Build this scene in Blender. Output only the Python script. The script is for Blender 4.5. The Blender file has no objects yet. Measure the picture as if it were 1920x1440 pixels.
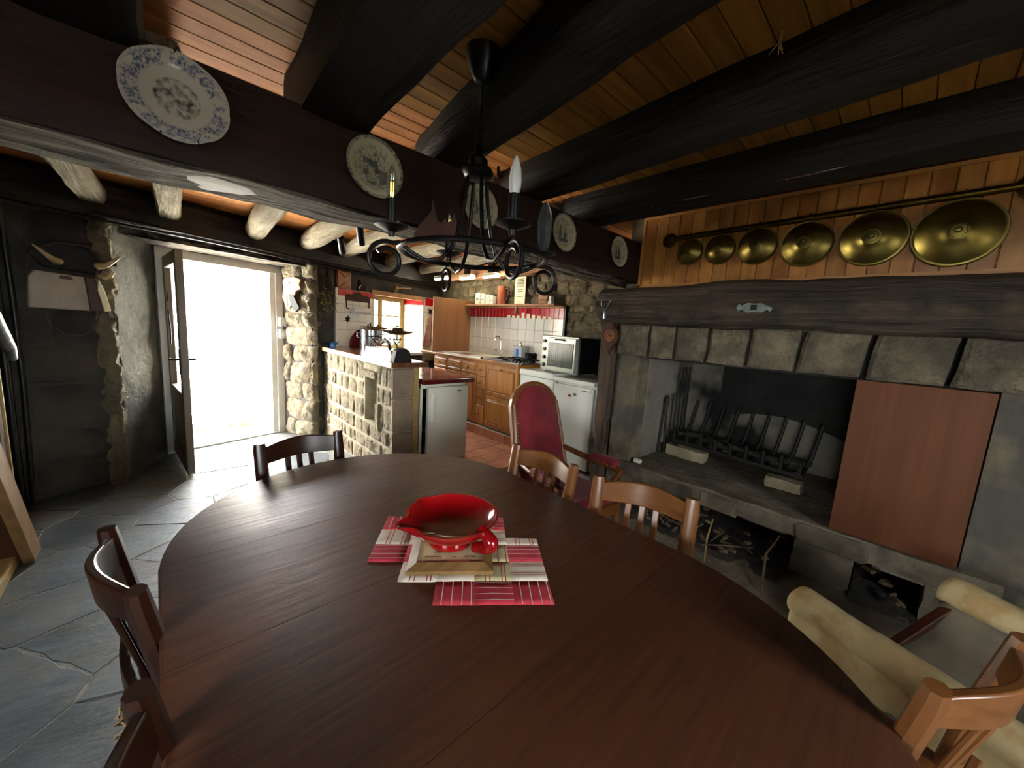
import bpy, math, random
from mathutils import Vector, Matrix, noise

sc = bpy.context.scene
R = math.radians
PI = math.pi
C = sc.collection

# ------------------------------------------------------------------ camera, light, exposure
def cam_setup():
    yaw, p, r = R(43.61), R(-8.16), R(3.61)
    f = Vector((math.sin(yaw) * math.cos(p), math.cos(yaw) * math.cos(p), math.sin(p)))
    rt = Vector((math.cos(yaw), -math.sin(yaw), 0))
    up = rt.cross(f)
    r2 = rt * math.cos(r) + up * math.sin(r)
    u2 = -rt * math.sin(r) + up * math.cos(r)
    m = Matrix(((r2.x, u2.x, -f.x, 0), (r2.y, u2.y, -f.y, 0), (r2.z, u2.z, -f.z, 1.5), (0, 0, 0, 1)))
    cd = bpy.data.cameras.new('camera')
    cd.sensor_width = 36
    cd.lens = 707 / 1920 * 36
    cd.clip_start = 0.02
    co = bpy.data.objects.new('camera', cd)
    C.objects.link(co)
    co.matrix_world = m
    sc.camera = co
cam_setup()

vs = sc.view_settings
vs.view_transform = 'Standard'
vs.look = 'None'
vs.gamma = 1.0
vs.use_curve_mapping = False
vs.exposure = 3.3

w = bpy.data.worlds.new('sky')
sc.world = w
w.use_nodes = True
bg = w.node_tree.nodes['Background']
bg.inputs[0].default_value = (0.96, 0.975, 1.0, 1)
bg.inputs[1].default_value = 7.0

def lamp(name, kind, loc, aim, energy, color=(1, 1, 1), sx=1, sy=1, **kw):
    d = bpy.data.lights.new(name, kind)
    d.energy = energy
    d.color = color
    if kind == 'AREA':
        d.shape = 'RECTANGLE'
        d.size = sx
        d.size_y = sy
    for k, v in kw.items():
        setattr(d, k, v)
    o = bpy.data.objects.new(name, d)
    C.objects.link(o)
    o.location = loc
    o.rotation_euler = (Vector(aim) - Vector(loc)).to_track_quat('-Z', 'Y').to_euler()
    return o

WU = Vector((math.cos(R(16.5)), math.sin(R(16.5)), 0))      # along the skewed far wall
WN = Vector((-math.sin(R(16.5)), math.cos(R(16.5)), 0))     # outwards through it
W0 = Vector((-0.24, 4.5, 0))
def WF(u, v, z=0.0):
    return W0 + WU * u + WN * v + Vector((0, 0, z))

sun = lamp('sun', 'SUN', (4, 6, 8), (4 - 0.8, 6 + 0.15, 8 - 1.0), 26.0, (1.0, 0.95, 0.86))
sun.data.angle = R(0.6)
# sky light entering through door, kitchen window, back window and the added side window
p_ = WF(1.04, 0.72, 1.05)
q = lamp('door_portal', 'AREA', p_, p_ - WN, 1, sx=1.2, sy=2.1)
q.data.cycles.is_portal = True
p_ = WF(3.07, 0.72, 1.45)
q = lamp('kitchen_window_portal', 'AREA', p_, p_ - WN, 1, sx=1.0, sy=0.9)
q.data.cycles.is_portal = True
q = lamp('room_window_portal', 'AREA', (.5, -2.62, 1.45), (.5, 0, 1.45), 1, sx=1.3, sy=1.1)
q.data.cycles.is_portal = True

q = lamp('fill_window_portal', 'AREA', (-2.62, -.75, 1.45), (0, -.75, 1.45), 1, sx=1.4, sy=1.1)  # sky light through the window added at the left for fill
q.data.cycles.is_portal = True

# ------------------------------------------------------------------ materials
def lin(h):
    h = h.lstrip('#')
    out = []
    for i in (0, 2, 4):
        c = int(h[i:i + 2], 16) / 255
        out.append(c / 12.92 if c <= 0.04045 else ((c + 0.055) / 1.055) ** 2.4)
    return (*out, 1)

MATS = {}
def pm(name, c1, c2=None, scale=(4, 4, 4), rough=0.6, metal=0.0, bump=0.0, bscale=None, var=0.0, lo=0.35, hi=0.65,
       detail=6, r2=None, spec=None, coat=0.0, trans=0.0, emit=None, c3=None, s3=1.2, sheen=0.0):
    """procedural noise material: c1/c2 mixed by stretched noise, c3 in larger patches, bump, per-object variation"""
    m = bpy.data.materials.new(name)
    m.use_nodes = True
    nt = m.node_tree
    N, L = nt.nodes, nt.links
    b = N['Principled BSDF']
    b.inputs['Roughness'].default_value = rough
    b.inputs['Metallic'].default_value = metal
    if spec is not None: b.inputs['Specular IOR Level'].default_value = spec
    if coat: b.inputs['Coat Weight'].default_value = coat; b.inputs['Coat Roughness'].default_value = 0.08
    if trans: b.inputs['Transmission Weight'].default_value = trans
    if sheen: b.inputs['Sheen Weight'].default_value = sheen
    if emit: b.inputs['Emission Color'].default_value = lin(emit[0]); b.inputs['Emission Strength'].default_value = emit[1]
    tc = N.new('ShaderNodeTexCoord'); oi = N.new('ShaderNodeObjectInfo')
    mul = N.new('ShaderNodeMath'); mul.operation = 'MULTIPLY'; mul.inputs[1].default_value = 41.0
    L.new(oi.outputs['Random'], mul.inputs[0])
    add = N.new('ShaderNodeVectorMath'); add.operation = 'ADD'
    L.new(tc.outputs['Object'], add.inputs[0]); L.new(mul.outputs[0], add.inputs[1])
    def nz(s, det=detail, dist=0.0):
        mp = N.new('ShaderNodeMapping'); mp.inputs['Scale'].default_value = s
        L.new(add.outputs[0], mp.inputs['Vector'])
        n = N.new('ShaderNodeTexNoise'); n.inputs['Scale'].default_value = 1.0; n.inputs['Detail'].default_value = det
        n.inputs['Roughness'].default_value = 0.6; n.inputs['Distortion'].default_value = dist
        L.new(mp.outputs[0], n.inputs['Vector'])
        return n
    col = None
    n1 = nz(scale, dist=0.3)
    if c2:
        rp = N.new('ShaderNodeValToRGB')
        rp.color_ramp.elements[0].position = lo; rp.color_ramp.elements[0].color = lin(c1)
        rp.color_ramp.elements[1].position = hi; rp.color_ramp.elements[1].color = lin(c2)
        L.new(n1.outputs['Fac'], rp.inputs[0])
        col = rp.outputs[0]
        if c3:
            n3 = nz((s3, s3, s3), 3)
            r3 = N.new('ShaderNodeValToRGB')
            r3.color_ramp.elements[0].position = 0.48; r3.color_ramp.elements[0].color = (0, 0, 0, 1)
            r3.color_ramp.elements[1].position = 0.62; r3.color_ramp.elements[1].color = (1, 1, 1, 1)
            L.new(n3.outputs['Fac'], r3.inputs[0])
            mx = N.new('ShaderNodeMix'); mx.data_type = 'RGBA'
            L.new(r3.outputs[0], mx.inputs[0]); L.new(col, mx.inputs[6]); mx.inputs[7].default_value = lin(c3)
            col = mx.outputs[2]
    if var:
        hs = N.new('ShaderNodeHueSaturation')
        mr = N.new('ShaderNodeMapRange'); mr.inputs[3].default_value = 1 - var; mr.inputs[4].default_value = 1 + var
        L.new(oi.outputs['Random'], mr.inputs[0]); L.new(mr.outputs[0], hs.inputs['Value'])
        if col: L.new(col, hs.inputs['Color'])
        else: hs.inputs['Color'].default_value = lin(c1)
        col = hs.outputs[0]
    if col: L.new(col, b.inputs['Base Color'])
    else: b.inputs['Base Color'].default_value = lin(c1)
    if r2 is not None:
        mr = N.new('ShaderNodeMapRange'); mr.inputs[1].default_value = 0.35; mr.inputs[2].default_value = 0.65
        mr.inputs[3].default_value = rough; mr.inputs[4].default_value = r2
        L.new(n1.outputs['Fac'], mr.inputs[0]); L.new(mr.outputs[0], b.inputs['Roughness'])
    if bump:
        nb = nz(bscale or scale, 8)
        bp = N.new('ShaderNodeBump'); bp.inputs['Strength'].default_value = bump; bp.inputs['Distance'].default_value = 0.055 if bump >= 0.5 else 0.02
        L.new(nb.outputs['Fac'], bp.inputs['Height']); L.new(bp.outputs[0], b.inputs['Normal'])
    MATS[name] = m
    return m

def wd(name, c1, c2, ax='X', rough=0.55, bump=0.15, g=1.0, var=0.0, coat=0.0, r2=None, **kw):
    a, s = 1.6 * g, 26 * g
    sc_ = {'X': (a, s, s), 'Y': (s, a, s), 'Z': (s, s, a)}[ax]
    return pm(name, c1, c2, sc_, rough, bump=bump, var=var, coat=coat, r2=r2, **kw)

def thin_glass(name, refl=0.07):
    m = bpy.data.materials.new(name); m.use_nodes = True
    nt = m.node_tree; N, L = nt.nodes, nt.links
    N.remove(N['Principled BSDF'])
    t = N.new('ShaderNodeBsdfTransparent'); t.inputs[0].default_value = (.95, .97, .96, 1)
    g = N.new('ShaderNodeBsdfGlossy'); g.inputs['Roughness'].default_value = 0.02
    mx = N.new('ShaderNodeMixShader'); mx.inputs[0].default_value = refl
    L.new(t.outputs[0], mx.inputs[1]); L.new(g.outputs[0], mx.inputs[2]); L.new(mx.outputs[0], N['Material Output'].inputs[0])
    MATS[name] = m
# rooms' surfaces
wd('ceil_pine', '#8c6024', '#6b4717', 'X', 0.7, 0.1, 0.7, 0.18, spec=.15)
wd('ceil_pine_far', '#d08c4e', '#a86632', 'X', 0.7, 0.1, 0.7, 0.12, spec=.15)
wd('beam_black', '#14110f', '#241e1b', 'Y', 0.6, 0.5, 0.5, spec=.3)
wd('beam_brown', '#2a1a15', '#3a251d', 'X', 0.65, 0.4, 0.5, spec=.3)
wd('beam_grey', '#1c1613', '#7d7468', 'X', 0.85, 1.0, 1.0, lo=.42, hi=.62, spec=.1)
wd('joist_white', '#7f7767', '#b3aa94', 'Y', 0.9, 1.0, 0.9, c3='#948b78', s3=7, spec=.1)
wd('joist_end', '#6e6050', '#8f8472', 'Y', 0.8, 0.6, 0.6)
wd('beam_lintel', '#15110f', '#2a2320', 'X', 0.5, 0.4, 0.5)
pm('slate', '#3a4146', '#565e63', (3, 5, 8), 0.46, bump=0.49, bscale=(5, 14, 9), var=0.32, spec=.4, c3='#52544e', s3=3.5, r2=0.6)
pm('slate_joint', '#6c6e68', '#7e7d73', (12, 12, 12), 0.8, bump=0.6)
pm('wall_dark', '#37332c', '#4a463b', (2.2, 2.2, 2.6), 0.9, bump=0.9, bscale=(7, 7, 9), var=0.16, c3='#2b2825', s3=1.4)
pm('wall_base', '#34302b', '#45403a', (3, 3, 3), 0.92, bump=0.8, bscale=(9, 9, 9))
pm('reveal', '#4c493f', '#5d594b', (2, 2, 2), 0.92, bump=0.5, bscale=(10, 10, 10), c3='#423f36')
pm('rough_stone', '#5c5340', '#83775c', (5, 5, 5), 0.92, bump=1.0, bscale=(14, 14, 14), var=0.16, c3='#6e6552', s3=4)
pm('rough_base', '#5a5140', '#75694f', (6, 6, 6), 0.95, bump=1.0, bscale=(16, 16, 16))
pm('bar_stone', '#6b604b', '#8e8168', (7, 7, 7), 0.9, bump=1.0, bscale=(26, 26, 26), var=0.12, c3='#8d8066', s3=5)
pm('bar_mortar', '#8a826c', '#9c947c', (12, 12, 12), 0.95, bump=0.5)
pm('bar_end', '#7c6b5a', '#927f6a', (5, 5, 5), 0.9, bump=0.5, bscale=(16, 16, 16), var=0.08)
pm('fire_stone', '#4f4637', '#83765f', (6, 6, 6), 0.75, bump=1.0, bscale=(22, 22, 22), var=0.14, c3='#564d40', s3=5)
pm('fire_plaster', '#5a4e3b', '#83765e', (4, 4, 4), 0.92, bump=0.5, bscale=(18, 18, 18), c3='#4b463d', s3=2)
pm('fire_hearth', '#51473a', '#7c705d', (5, 5, 5), 0.85, bump=0.5, bscale=(12, 12, 12), c3='#40392f')
pm('soot', '#1c1a19', '#2e2b28', (3, 3, 3), 0.95, bump=0.5, bscale=(9, 9, 9))
pm('fire_back', '#6b655a', '#7d7668', (3, 3, 3), 0.95, bump=0.5, bscale=(9, 9, 9), c3='#1a1817', s3=1.6)
wd('mantel', '#2a2018', '#5a4a39', 'Y', 0.5, 1.0, 0.7, r2=0.75, c3='#2a241f', s3=4)
wd('panel_pine', '#b8823f', '#97632b', 'Z', 0.4, 0.08, 0.6, 0.22, c3='#8a5626', s3=3.0)
wd('panel_trim', '#c0884a', '#a8713a', 'Y', 0.45, 0.05, 0.6)
pm('terracotta', '#a8694a', '#bb7c58', (5, 5, 5), 0.5, bump=0.1, var=0.14)
pm('grout', '#8d8478', '#a29a8c', (10, 10, 10), 0.9)
pm('tile_white', '#dcd8cb', None, rough=0.16, var=0.04)
pm('tile_grout', '#8f8c82', None, rough=0.9)
pm('tile_red', '#b3141c', None, rough=0.2, var=0.08)
pm('white_paint', '#dcdcd6', '#d2d2ca', (6, 6, 6), 0.45)
pm('frame_white', '#c8c8c0', '#d8d8d2', (6, 6, 6), 0.4)
wd('door_leaf', '#6b6355', '#847a68', 'Z', 0.5, 0.1, 0.6)
thin_glass('glass')
pm('yard_ground', '#b8b4aa', '#cbc7bc', (2, 2, 2), 0.9, bump=0.4)
pm('yard_stone', '#a39e93', '#c2bdb0', (3, 3, 3), 0.9, bump=0.8, bscale=(8, 8, 8), var=0.2)
pm('ground_dark', '#2b2620', '#383128', (2, 2, 2), 0.95)  # dark so the added ground bounces little light up to the ceiling
pm('yard_grass', '#5d7a35', '#7f9a4c', (9, 9, 9), 0.9)
# furniture
wd('table_top', '#532e1c', '#432413', 'X', 0.42, 0.12, 2.2, 0.05, r2=0.52, spec=0.38)
wd('table_side', '#3a1b11', '#2b130b', 'X', 0.3, 0.05, 0.7)
wd('chair_wood', '#7a4d28', '#5f381a', 'Z', 0.3, 0.06, 0.7, 0.1)
wd('chair_wood_h', '#7a4d28', '#5f381a', 'X', 0.3, 0.06, 0.7, 0.1)
wd('chair_dark', '#33190d', '#25110a', 'Z', 0.28, 0.05, 0.7)
wd('chair_dark_h', '#33190d', '#25110a', 'X', 0.28, 0.05, 0.7)
pm('velvet', '#7c0f1c', '#5f0915', (9, 9, 9), 0.85, bump=0.05, sheen=0.12)
pm('brass_nail', '#b08a4a', None, rough=0.35, metal=1)
wd('armchair_wood', '#5d3317', '#7a4a24', 'Z', 0.32, 0.04, 0.6)
wd('oak_cab', '#a8702f', '#8a5520', 'Z', 0.4, 0.05, 0.7, 0.08)
wd('oak_cab_h', '#a8702f', '#8a5520', 'Y', 0.4, 0.05, 0.7, 0.06)
wd('board_brown', '#9a6a42', '#8a5c38', 'Z', 0.5, 0.03, 0.4)
wd('screen_wood', '#5f3418', '#502a13', 'Z', 0.62, 0.03, 0.5, spec=.25)
wd('bar_top', '#6e4a30', '#54351f', 'Y', 0.25, 0.04, 0.5, coat=0.3)
wd('bar_edge', '#b98c52', '#a0743c', 'Y', 0.4, 0.04, 0.5)
pm('enamel', '#e2e4da', None, rough=0.25)
pm('enamel_warm', '#d9d6c6', None, rough=0.3)
pm('burgundy', '#4a1014', '#5a171a', (8, 8, 8), 0.2)
pm('burgundy_tile', '#7a2a2a', '#8f4640', (8, 8, 8), 0.15, var=0.25)
pm('black_metal', '#1b1a1a', '#252322', (20, 20, 20), 0.38, metal=0.6)
pm('black_plastic', '#101012', None, rough=0.35)
pm('iron', '#1d1b1a', '#2c2926', (16, 16, 16), 0.6, metal=0.5, bump=0.3)
pm('rust', '#3a2117', '#4d2f20', (10, 10, 10), 0.75, metal=0.3, bump=0.2)
pm('chrome', '#d8d8d8', None, rough=0.12, metal=1)
pm('rail_worn', '#5c5a58', '#a09c98', (14, 14, 14), 0.35, metal=0.7)
pm('seat_sling', '#5b5040', '#4a4134', (6, 6, 6), 0.85, bump=0.3)
pm('steel', '#b8bcc0', None, rough=0.22, metal=1)
pm('brass', '#8f7f45', '#7a6a34', (6, 6, 6), 0.33, metal=1, r2=0.42)
pm('brass_dark', '#6b5626', '#594619', (8, 8, 8), 0.34, metal=1)
pm('oven_grey', '#8a8f86', None, rough=0.35, metal=0.6)
pm('oven_glass', '#2d3228', '#434a38', (22, 22, 4), 0.22, spec=.3)
pm('red_glaze', '#920b0f', '#75070b', (3, 3, 3), 0.16, coat=0.2)
pm('cloth_red', '#c23746', '#b32a3a', (30, 30, 30), 0.9)
pm('cloth_cream', '#e2d4c2', '#d6c6b4', (30, 30, 30), 0.9)
pm('cloth_beige', '#c9bb90', '#bcae84', (30, 30, 30), 0.9)
pm('cloth_stripe', '#e6d5c8', None, rough=0.9)
pm('hide', '#a3926c', '#8a774f', (3, 3, 3), 0.85, bump=0.4, bscale=(12, 12, 12), c3='#8a7048', s3=9)
pm('hide_hair', '#4a3725', '#2e2117', (20, 20, 20), 0.95)
pm('horn', '#b9a780', '#8a744c', (6, 6, 12), 0.35)
pm('leather_cream', '#a5988a', '#968879', (6, 6, 6), 0.6)
pm('leather_dark', '#3a211a', '#4a2c22', (9, 9, 9), 0.55)
pm('china', '#d6d2c6', None, rough=0.15, coat=0.4)
pm('china_print', '#4d5054', '#8a8c88', (40, 40, 40), 0.25)
pm('paper', '#efe9c4', None, rough=0.9)
pm('ink', '#3a3a36', None, rough=0.9)
pm('bulb_white', '#e8e8e2', None, rough=0.25)
thin_glass('bulb_glass', 0.14)
pm('filament', '#e0c060', None, rough=0.4, emit=('#ffd880', 0.15))
pm('plastic_wrap', '#9a9a98', '#5a5a5c', (25, 25, 25), 0.12, trans=0.6)
pm('pitcher', '#a2542f', '#8d4524', (6, 6, 6), 0.45)
pm('copper_box', '#a5683e', '#8a5230', (7, 7, 7), 0.4)
pm('dark_glass', '#14161c', None, rough=0.1)
pm('towel', '#b5968a', '#a28478', (14, 14, 14), 0.95, bump=0.2)
pm('towel_stripe', '#8f5f5c', None, rough=0.95)
pm('plant_dry', '#8a8a3e', '#a5a14e', (14, 14, 14), 0.9, var=0.2)
pm('blue_enamel', '#2f6fb8', None, rough=0.2)
pm('wood_chip', '#6f5c40', '#4d3f2b', (9, 9, 9), 0.9, var=0.3)
pm('twig', '#3d3024', '#5a4835', (12, 12, 30), 0.9, var=0.3)
pm('ash', '#2a2623', '#3c3732', (14, 14, 14), 0.95, bump=0.8)
pm('firebrick', '#a89a7c', '#8d8066', (8, 8, 8), 0.9, bump=0.6)
wd('stair_wood', '#8a6844', '#73552f', 'Z', 0.5, 0.08, 0.6)
wd('stair_dark', '#4a2a1a', '#3b2014', 'Z', 0.5, 0.06, 0.6)
wd('pine_pale', '#a88c58', '#94783f', 'Y', 0.55, 0.05, 0.6)
wd('post_wood', '#33261d', '#5c4632', 'Z', 0.75, 1.0, 0.6)
wd('rough_plank', '#9a7050', '#b88a66', 'Y', 0.8, 0.7, 0.5)
pm('lamp_white', '#e6e2c8', None, rough=0.4)
pm('lamp_tube', '#f4f0dc', None, rough=0.4, emit=('#fff2d2', 6.0))
pm('marble_cream', '#7f7764', '#716957', (4, 4, 4), 0.3)
pm('verdigris', '#6f7a70', '#86918a', (14, 14, 14), 0.6, metal=0.4)
pm('pink_plaster', '#94694e', None, rough=0.7)
pm('black_fabric', '#161515', None, rough=0.8)
pm('twine', '#8a7355', None, rough=0.95)
pm('chip_orange', '#b5642f', None, rough=0.6)

# ------------------------------------------------------------------ mesh builder
class MB:
    def __init__(s): s.v = []; s.f = []
    def add(s, vs_, fs, M=None):
        n = len(s.v)
        s.v += [tuple(M @ Vector(p)) if M else tuple(p) for p in vs_]
        s.f += [tuple(i + n for i in f) for f in fs]
        return s
    def box(s, x0, x1, y0, y1, z0, z1, M=None):
        v = [(x0, y0, z0), (x1, y0, z0), (x1, y1, z0), (x0, y1, z0), (x0, y0, z1), (x1, y0, z1), (x1, y1, z1), (x0, y1, z1)]
        return s.add(v, [(0, 3, 2, 1), (4, 5, 6, 7), (0, 1, 5, 4), (1, 2, 6, 5), (2, 3, 7, 6), (3, 0, 4, 7)], M)
    def bar(s, a, b, wx, wy, up=(0, 0, 1)):
        a, b = Vector(a), Vector(b)
        d = (b - a)
        ln = d.length
        z = d.normalized()
        u = Vector(up)
        if abs(u.dot(z)) > 0.95: u = Vector((1, 0, 0))
        x = u.cross(z).normalized(); y = z.cross(x)
        M = Matrix(((x.x, y.x, z.x, a.x), (x.y, y.y, z.y, a.y), (x.z, y.z, z.z, a.z), (0, 0, 0, 1)))
        return s.box(-wx / 2, wx / 2, -wy / 2, wy / 2, 0, ln, M)
    def prism(s, poly, z0, z1, M=None, inset=0.0):
        n = len(poly)
        cx = sum(p[0] for p in poly) / n; cy = sum(p[1] for p in poly) / n
        def sh(p, k):
            d = math.hypot(p[0] - cx, p[1] - cy) or 1
            f = max(0.1, 1 - k / d)
            return (cx + (p[0] - cx) * f, cy + (p[1] - cy) * f)
        v = [(p[0], p[1], z0) for p in poly]
        fs = []
        if inset:
            zm = z1 - min(inset * 0.7, (z1 - z0) * 0.6)
            v += [(p[0], p[1], zm) for p in poly] + [(*sh(p, inset), z1) for p in poly]
            for i in range(n):
                j = (i + 1) % n
                fs += [(i, j, n + j, n + i), (n + i, n + j, 2 * n + j, 2 * n + i)]
            fs += [tuple(range(n))[::-1], tuple(range(2 * n, 3 * n))]
        else:
            v += [(p[0], p[1], z1) for p in poly]
            fs = [(i, (i + 1) % n, n + (i + 1) % n, n + i) for i in range(n)]
            fs += [tuple(range(n))[::-1], tuple(range(n, 2 * n))]
        return s.add(v, fs, M)
    def tube(s, pts, r, n=8, closed=False, cap=True, flat=1.0):
        pts = [Vector(p) for p in pts]
        m = len(pts)
        rs = r if isinstance(r, (list, tuple)) else [r] * m
        up = None
        v, fs = [], []
        for i, p in enumerate(pts):
            if closed: t = pts[(i + 1) % m] - pts[i - 1]
            else: t = pts[min(i + 1, m - 1)] - pts[max(i - 1, 0)]
            t.normalize()
            if up is None:
                up = Vector((0, 0, 1)) if abs(t.z) < 0.9 else Vector((1, 0, 0))
            up = (up - t * up.dot(t))
            if up.length < 1e-5: up = t.orthogonal()
            up.normalize()
            sd = t.cross(up)
            for k in range(n):
                a = 2 * PI * k / n
                v.append(p + (sd * math.cos(a) + up * math.sin(a) * flat) * rs[i])
        for i in range(m if closed else m - 1):
            for k in range(n):
                a = i * n + k; b = i * n + (k + 1) % n
                c = ((i + 1) % m) * n
                fs.append((a, b, c + (k + 1) % n, c + k))
        if cap and not closed:
            fs += [tuple(range(n))[::-1], tuple(range((m - 1) * n, m * n))]
        return s.add(v, fs)
    def lathe(s, prof, n=24, M=None, rf=None):
        v, fs = [], []
        m = len(prof)
        for k in range(n):
            a = 2 * PI * k / n
            g = rf(a) if rf else 1.0
            for r_, z in prof: v.append((r_ * g * math.cos(a), r_ * g * math.sin(a), z))
        for k in range(n):
            k2 = (k + 1) % n
            for i in range(m - 1):
                fs.append((k * m + i, k2 * m + i, k2 * m + i + 1, k * m + i + 1))
        if prof[0][0] > 1e-6: fs.append(tuple(k * m for k in range(n))[::-1])
        if prof[-1][0] > 1e-6: fs.append(tuple(k * m + m - 1 for k in range(n)))
        return s.add(v, fs, M)
    def grid(s, fn, nu, nv, M=None):
        v = [fn(i / nu, j / nv) for i in range(nu + 1) for j in range(nv + 1)]
        fs = []
        for i in range(nu):
            for j in range(nv):
                a = i * (nv + 1) + j
                fs.append((a, a + nv + 1, a + nv + 2, a + 1))
        return s.add(v, fs, M)
    def ball(s, c, rx, ry=None, rz=None, n=12, m=8):
        ry = ry or rx; rz = rz or rx
        pr = [(math.sin(PI * i / m), -math.cos(PI * i / m)) for i in range(m + 1)]
        pr[0] = (0, -1); pr[-1] = (0, 1)
        return s.lathe(pr, n, Matrix.Translation(c) @ Matrix.Diagonal((rx, ry, rz, 1)))
    def mesh(s, name):
        me = bpy.data.meshes.new(name)
        me.from_pydata(s.v, [], s.f)
        me.validate()
        return me
    def build(s, name, mat, parent=None, smooth=False, bevel=0.0, seg=2, world=None, solid=0.0, sub=0):
        me = s.mesh(name)
        return link(name, me, mat, parent, smooth, bevel, seg, world, solid, sub)

def link(name, me, mat, parent=None, smooth=False, bevel=0.0, seg=2, world=None, solid=0.0, sub=0):
    if not me.materials: me.materials.append(MATS[mat])
    o = bpy.data.objects.new(name, me)
    C.objects.link(o)
    if smooth:
        me.shade_smooth()
        if not sub:
            md = o.modifiers.new('ws', 'WEIGHTED_NORMAL') if False else None
            me.set_sharp_from_angle(angle=R(42))
    if solid:
        md = o.modifiers.new('solid', 'SOLIDIFY'); md.thickness = solid; md.offset = 0
    if bevel:
        md = o.modifiers.new('bevel', 'BEVEL'); md.width = bevel; md.segments = seg; md.limit_method = 'ANGLE'; md.angle_limit = R(40)
        md.harden_normals = False
    if sub:
        md = o.modifiers.new('sub', 'SUBSURF'); md.levels = sub; md.render_levels = sub
    if parent is not None:
        o.parent = parent
        if world is not False and parent.get('_w'):
            o.matrix_parent_inverse = parent_mat(parent).inverted()
    return o

def parent_mat(o):
    m = Matrix.Translation(o.location) @ o.rotation_euler.to_matrix().to_4x4()
    if o.parent: m = parent_mat(o.parent) @ o.matrix_parent_inverse @ m
    return m

def tag(o, label=None, cat=None, group=None, kind=None):
    if label: o['label'] = label
    if cat: o['category'] = cat
    if group: o['group'] = group
    if kind: o['kind'] = kind
    return o

def thing(name, label, cat, loc=(0, 0, 0), rotz=0.0, group=None, world=True):
    """Empty at the base of a thing; world=True: its parts are given in room coordinates"""
    o = bpy.data.objects.new(name, None)
    C.objects.link(o)
    o.empty_display_size = 0.1
    o.location = loc
    o.rotation_euler = (0, 0, rotz)
    if world: o['_w'] = 1
    return tag(o, label, cat, group)

def struct(name, mb, mat, label=None, **kw):
    o = mb.build(name, mat, **kw)
    o['kind'] = 'structure'
    if label: o['label'] = label
    return o

def sub_build(mb, name, mat, part, **kw):
    """a sub-part given in the coordinates of its part's own mesh"""
    o = mb.build(name, mat, **kw)
    o.parent = part
    return o

def frame(o, x, y, z):
    """matrix with given origin and axes"""
    x, y, z = Vector(x), Vector(y), Vector(z)
    return Matrix(((x.x, y.x, z.x, o[0]), (x.y, y.y, z.y, o[1]), (x.z, y.z, z.z, o[2]), (0, 0, 0, 1)))

def copy_tree(o, parent=None):
    c = o.copy()
    C.objects.link(c)
    c.parent = parent
    for ch in list(o.children): copy_tree(ch, c)
    return c

def fbm(p, s=1.0):
    return noise.fractal(Vector(p) * s, 1.0, 2.0, 4)

def log_mesh(mb, a, b, r, n=14, seg=16, amp=0.012, sq=0.0, seed=0.0, sy=1.0, taper=0.0):
    """rough hewn log from a to b; sq squares the section"""
    a, b = Vector(a), Vector(b)
    t = (b - a).normalized()
    up = Vector((0, 0, 1)); sd = t.cross(up).normalized(); up = sd.cross(t)
    v, fs = [], []
    for i in range(seg + 1):
        f = i / seg
        p = a.lerp(b, f)
        rr = r * (1 - taper * f)
        for k in range(n):
            an = 2 * PI * k / n
            c, s_ = math.cos(an), math.sin(an)
            g = 1.0
            if sq: g = (1 - sq) + sq / max(abs(c), abs(s_))
            q = p + (sd * c + up * s_ * sy) * rr * g
            d = fbm(q + Vector((seed, seed * 2, 0)), 3.0) * amp
            v.append(q + (sd * c + up * s_) * d)
    for i in range(seg):
        for k in range(n):
            a_ = i * n + k; b_ = i * n + (k + 1) % n
            fs.append((a_, b_, b_ + n, a_ + n))
    fs += [tuple(range(n))[::-1], tuple(range(seg * n, seg * n + n))]
    # outward orientation
    fs = [tuple(reversed(f)) for f in fs]
    return mb.add(v, fs)

def rough_box(mb, x0, x1, y0, y1, z0, z1, nx=24, ny=3, nz=3, amp=0.01, s=3.0, seed=0.0):
    """box with subdivided, displaced faces"""
    def P(x, y, z):
        q = Vector((x, y, z))
        d = noise.noise_vector(q * s + Vector((seed, 0, 0))) * amp
        d += noise.noise_vector(q * s * 3 + Vector((0, seed, 0))) * amp * 0.5
        return q + d
    lx = lambda t: x0 + (x1 - x0) * t
    ly = lambda t: y0 + (y1 - y0) * t
    lz = lambda t: z0 + (z1 - z0) * t
    mb.grid(lambda a, b: P(lx(a), y0, lz(b)), nx, nz)
    mb.grid(lambda a, b: P(lx(1 - a), y1, lz(b)), nx, nz)
    mb.grid(lambda a, b: P(lx(1 - a), ly(b), z0), nx, ny)
    mb.grid(lambda a, b: P(lx(a), ly(b), z1), nx, ny)
    mb.grid(lambda a, b: P(x0, ly(1 - a), lz(b)), ny, nz)
    mb.grid(lambda a, b: P(x1, ly(a), lz(b)), ny, nz)
    return mb

def stone_poly(x0, x1, z0, z1, rnd, j=0.12, cut=0.18):
    w_, h_ = x1 - x0, z1 - z0
    c = min(w_, h_) * cut
    m = min(w_, h_) * j
    pts = [(x0 + c, z0), (x1 - c, z0), (x1, z0 + c), (x1, z1 - c), (x1 - c, z1), (x0 + c, z1), (x0, z1 - c), (x0, z0 + c)]
    return [(p[0] + rnd.uniform(-m, m) * 0.6, p[1] + rnd.uniform(-m, m) * 0.6) for p in pts]

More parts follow.
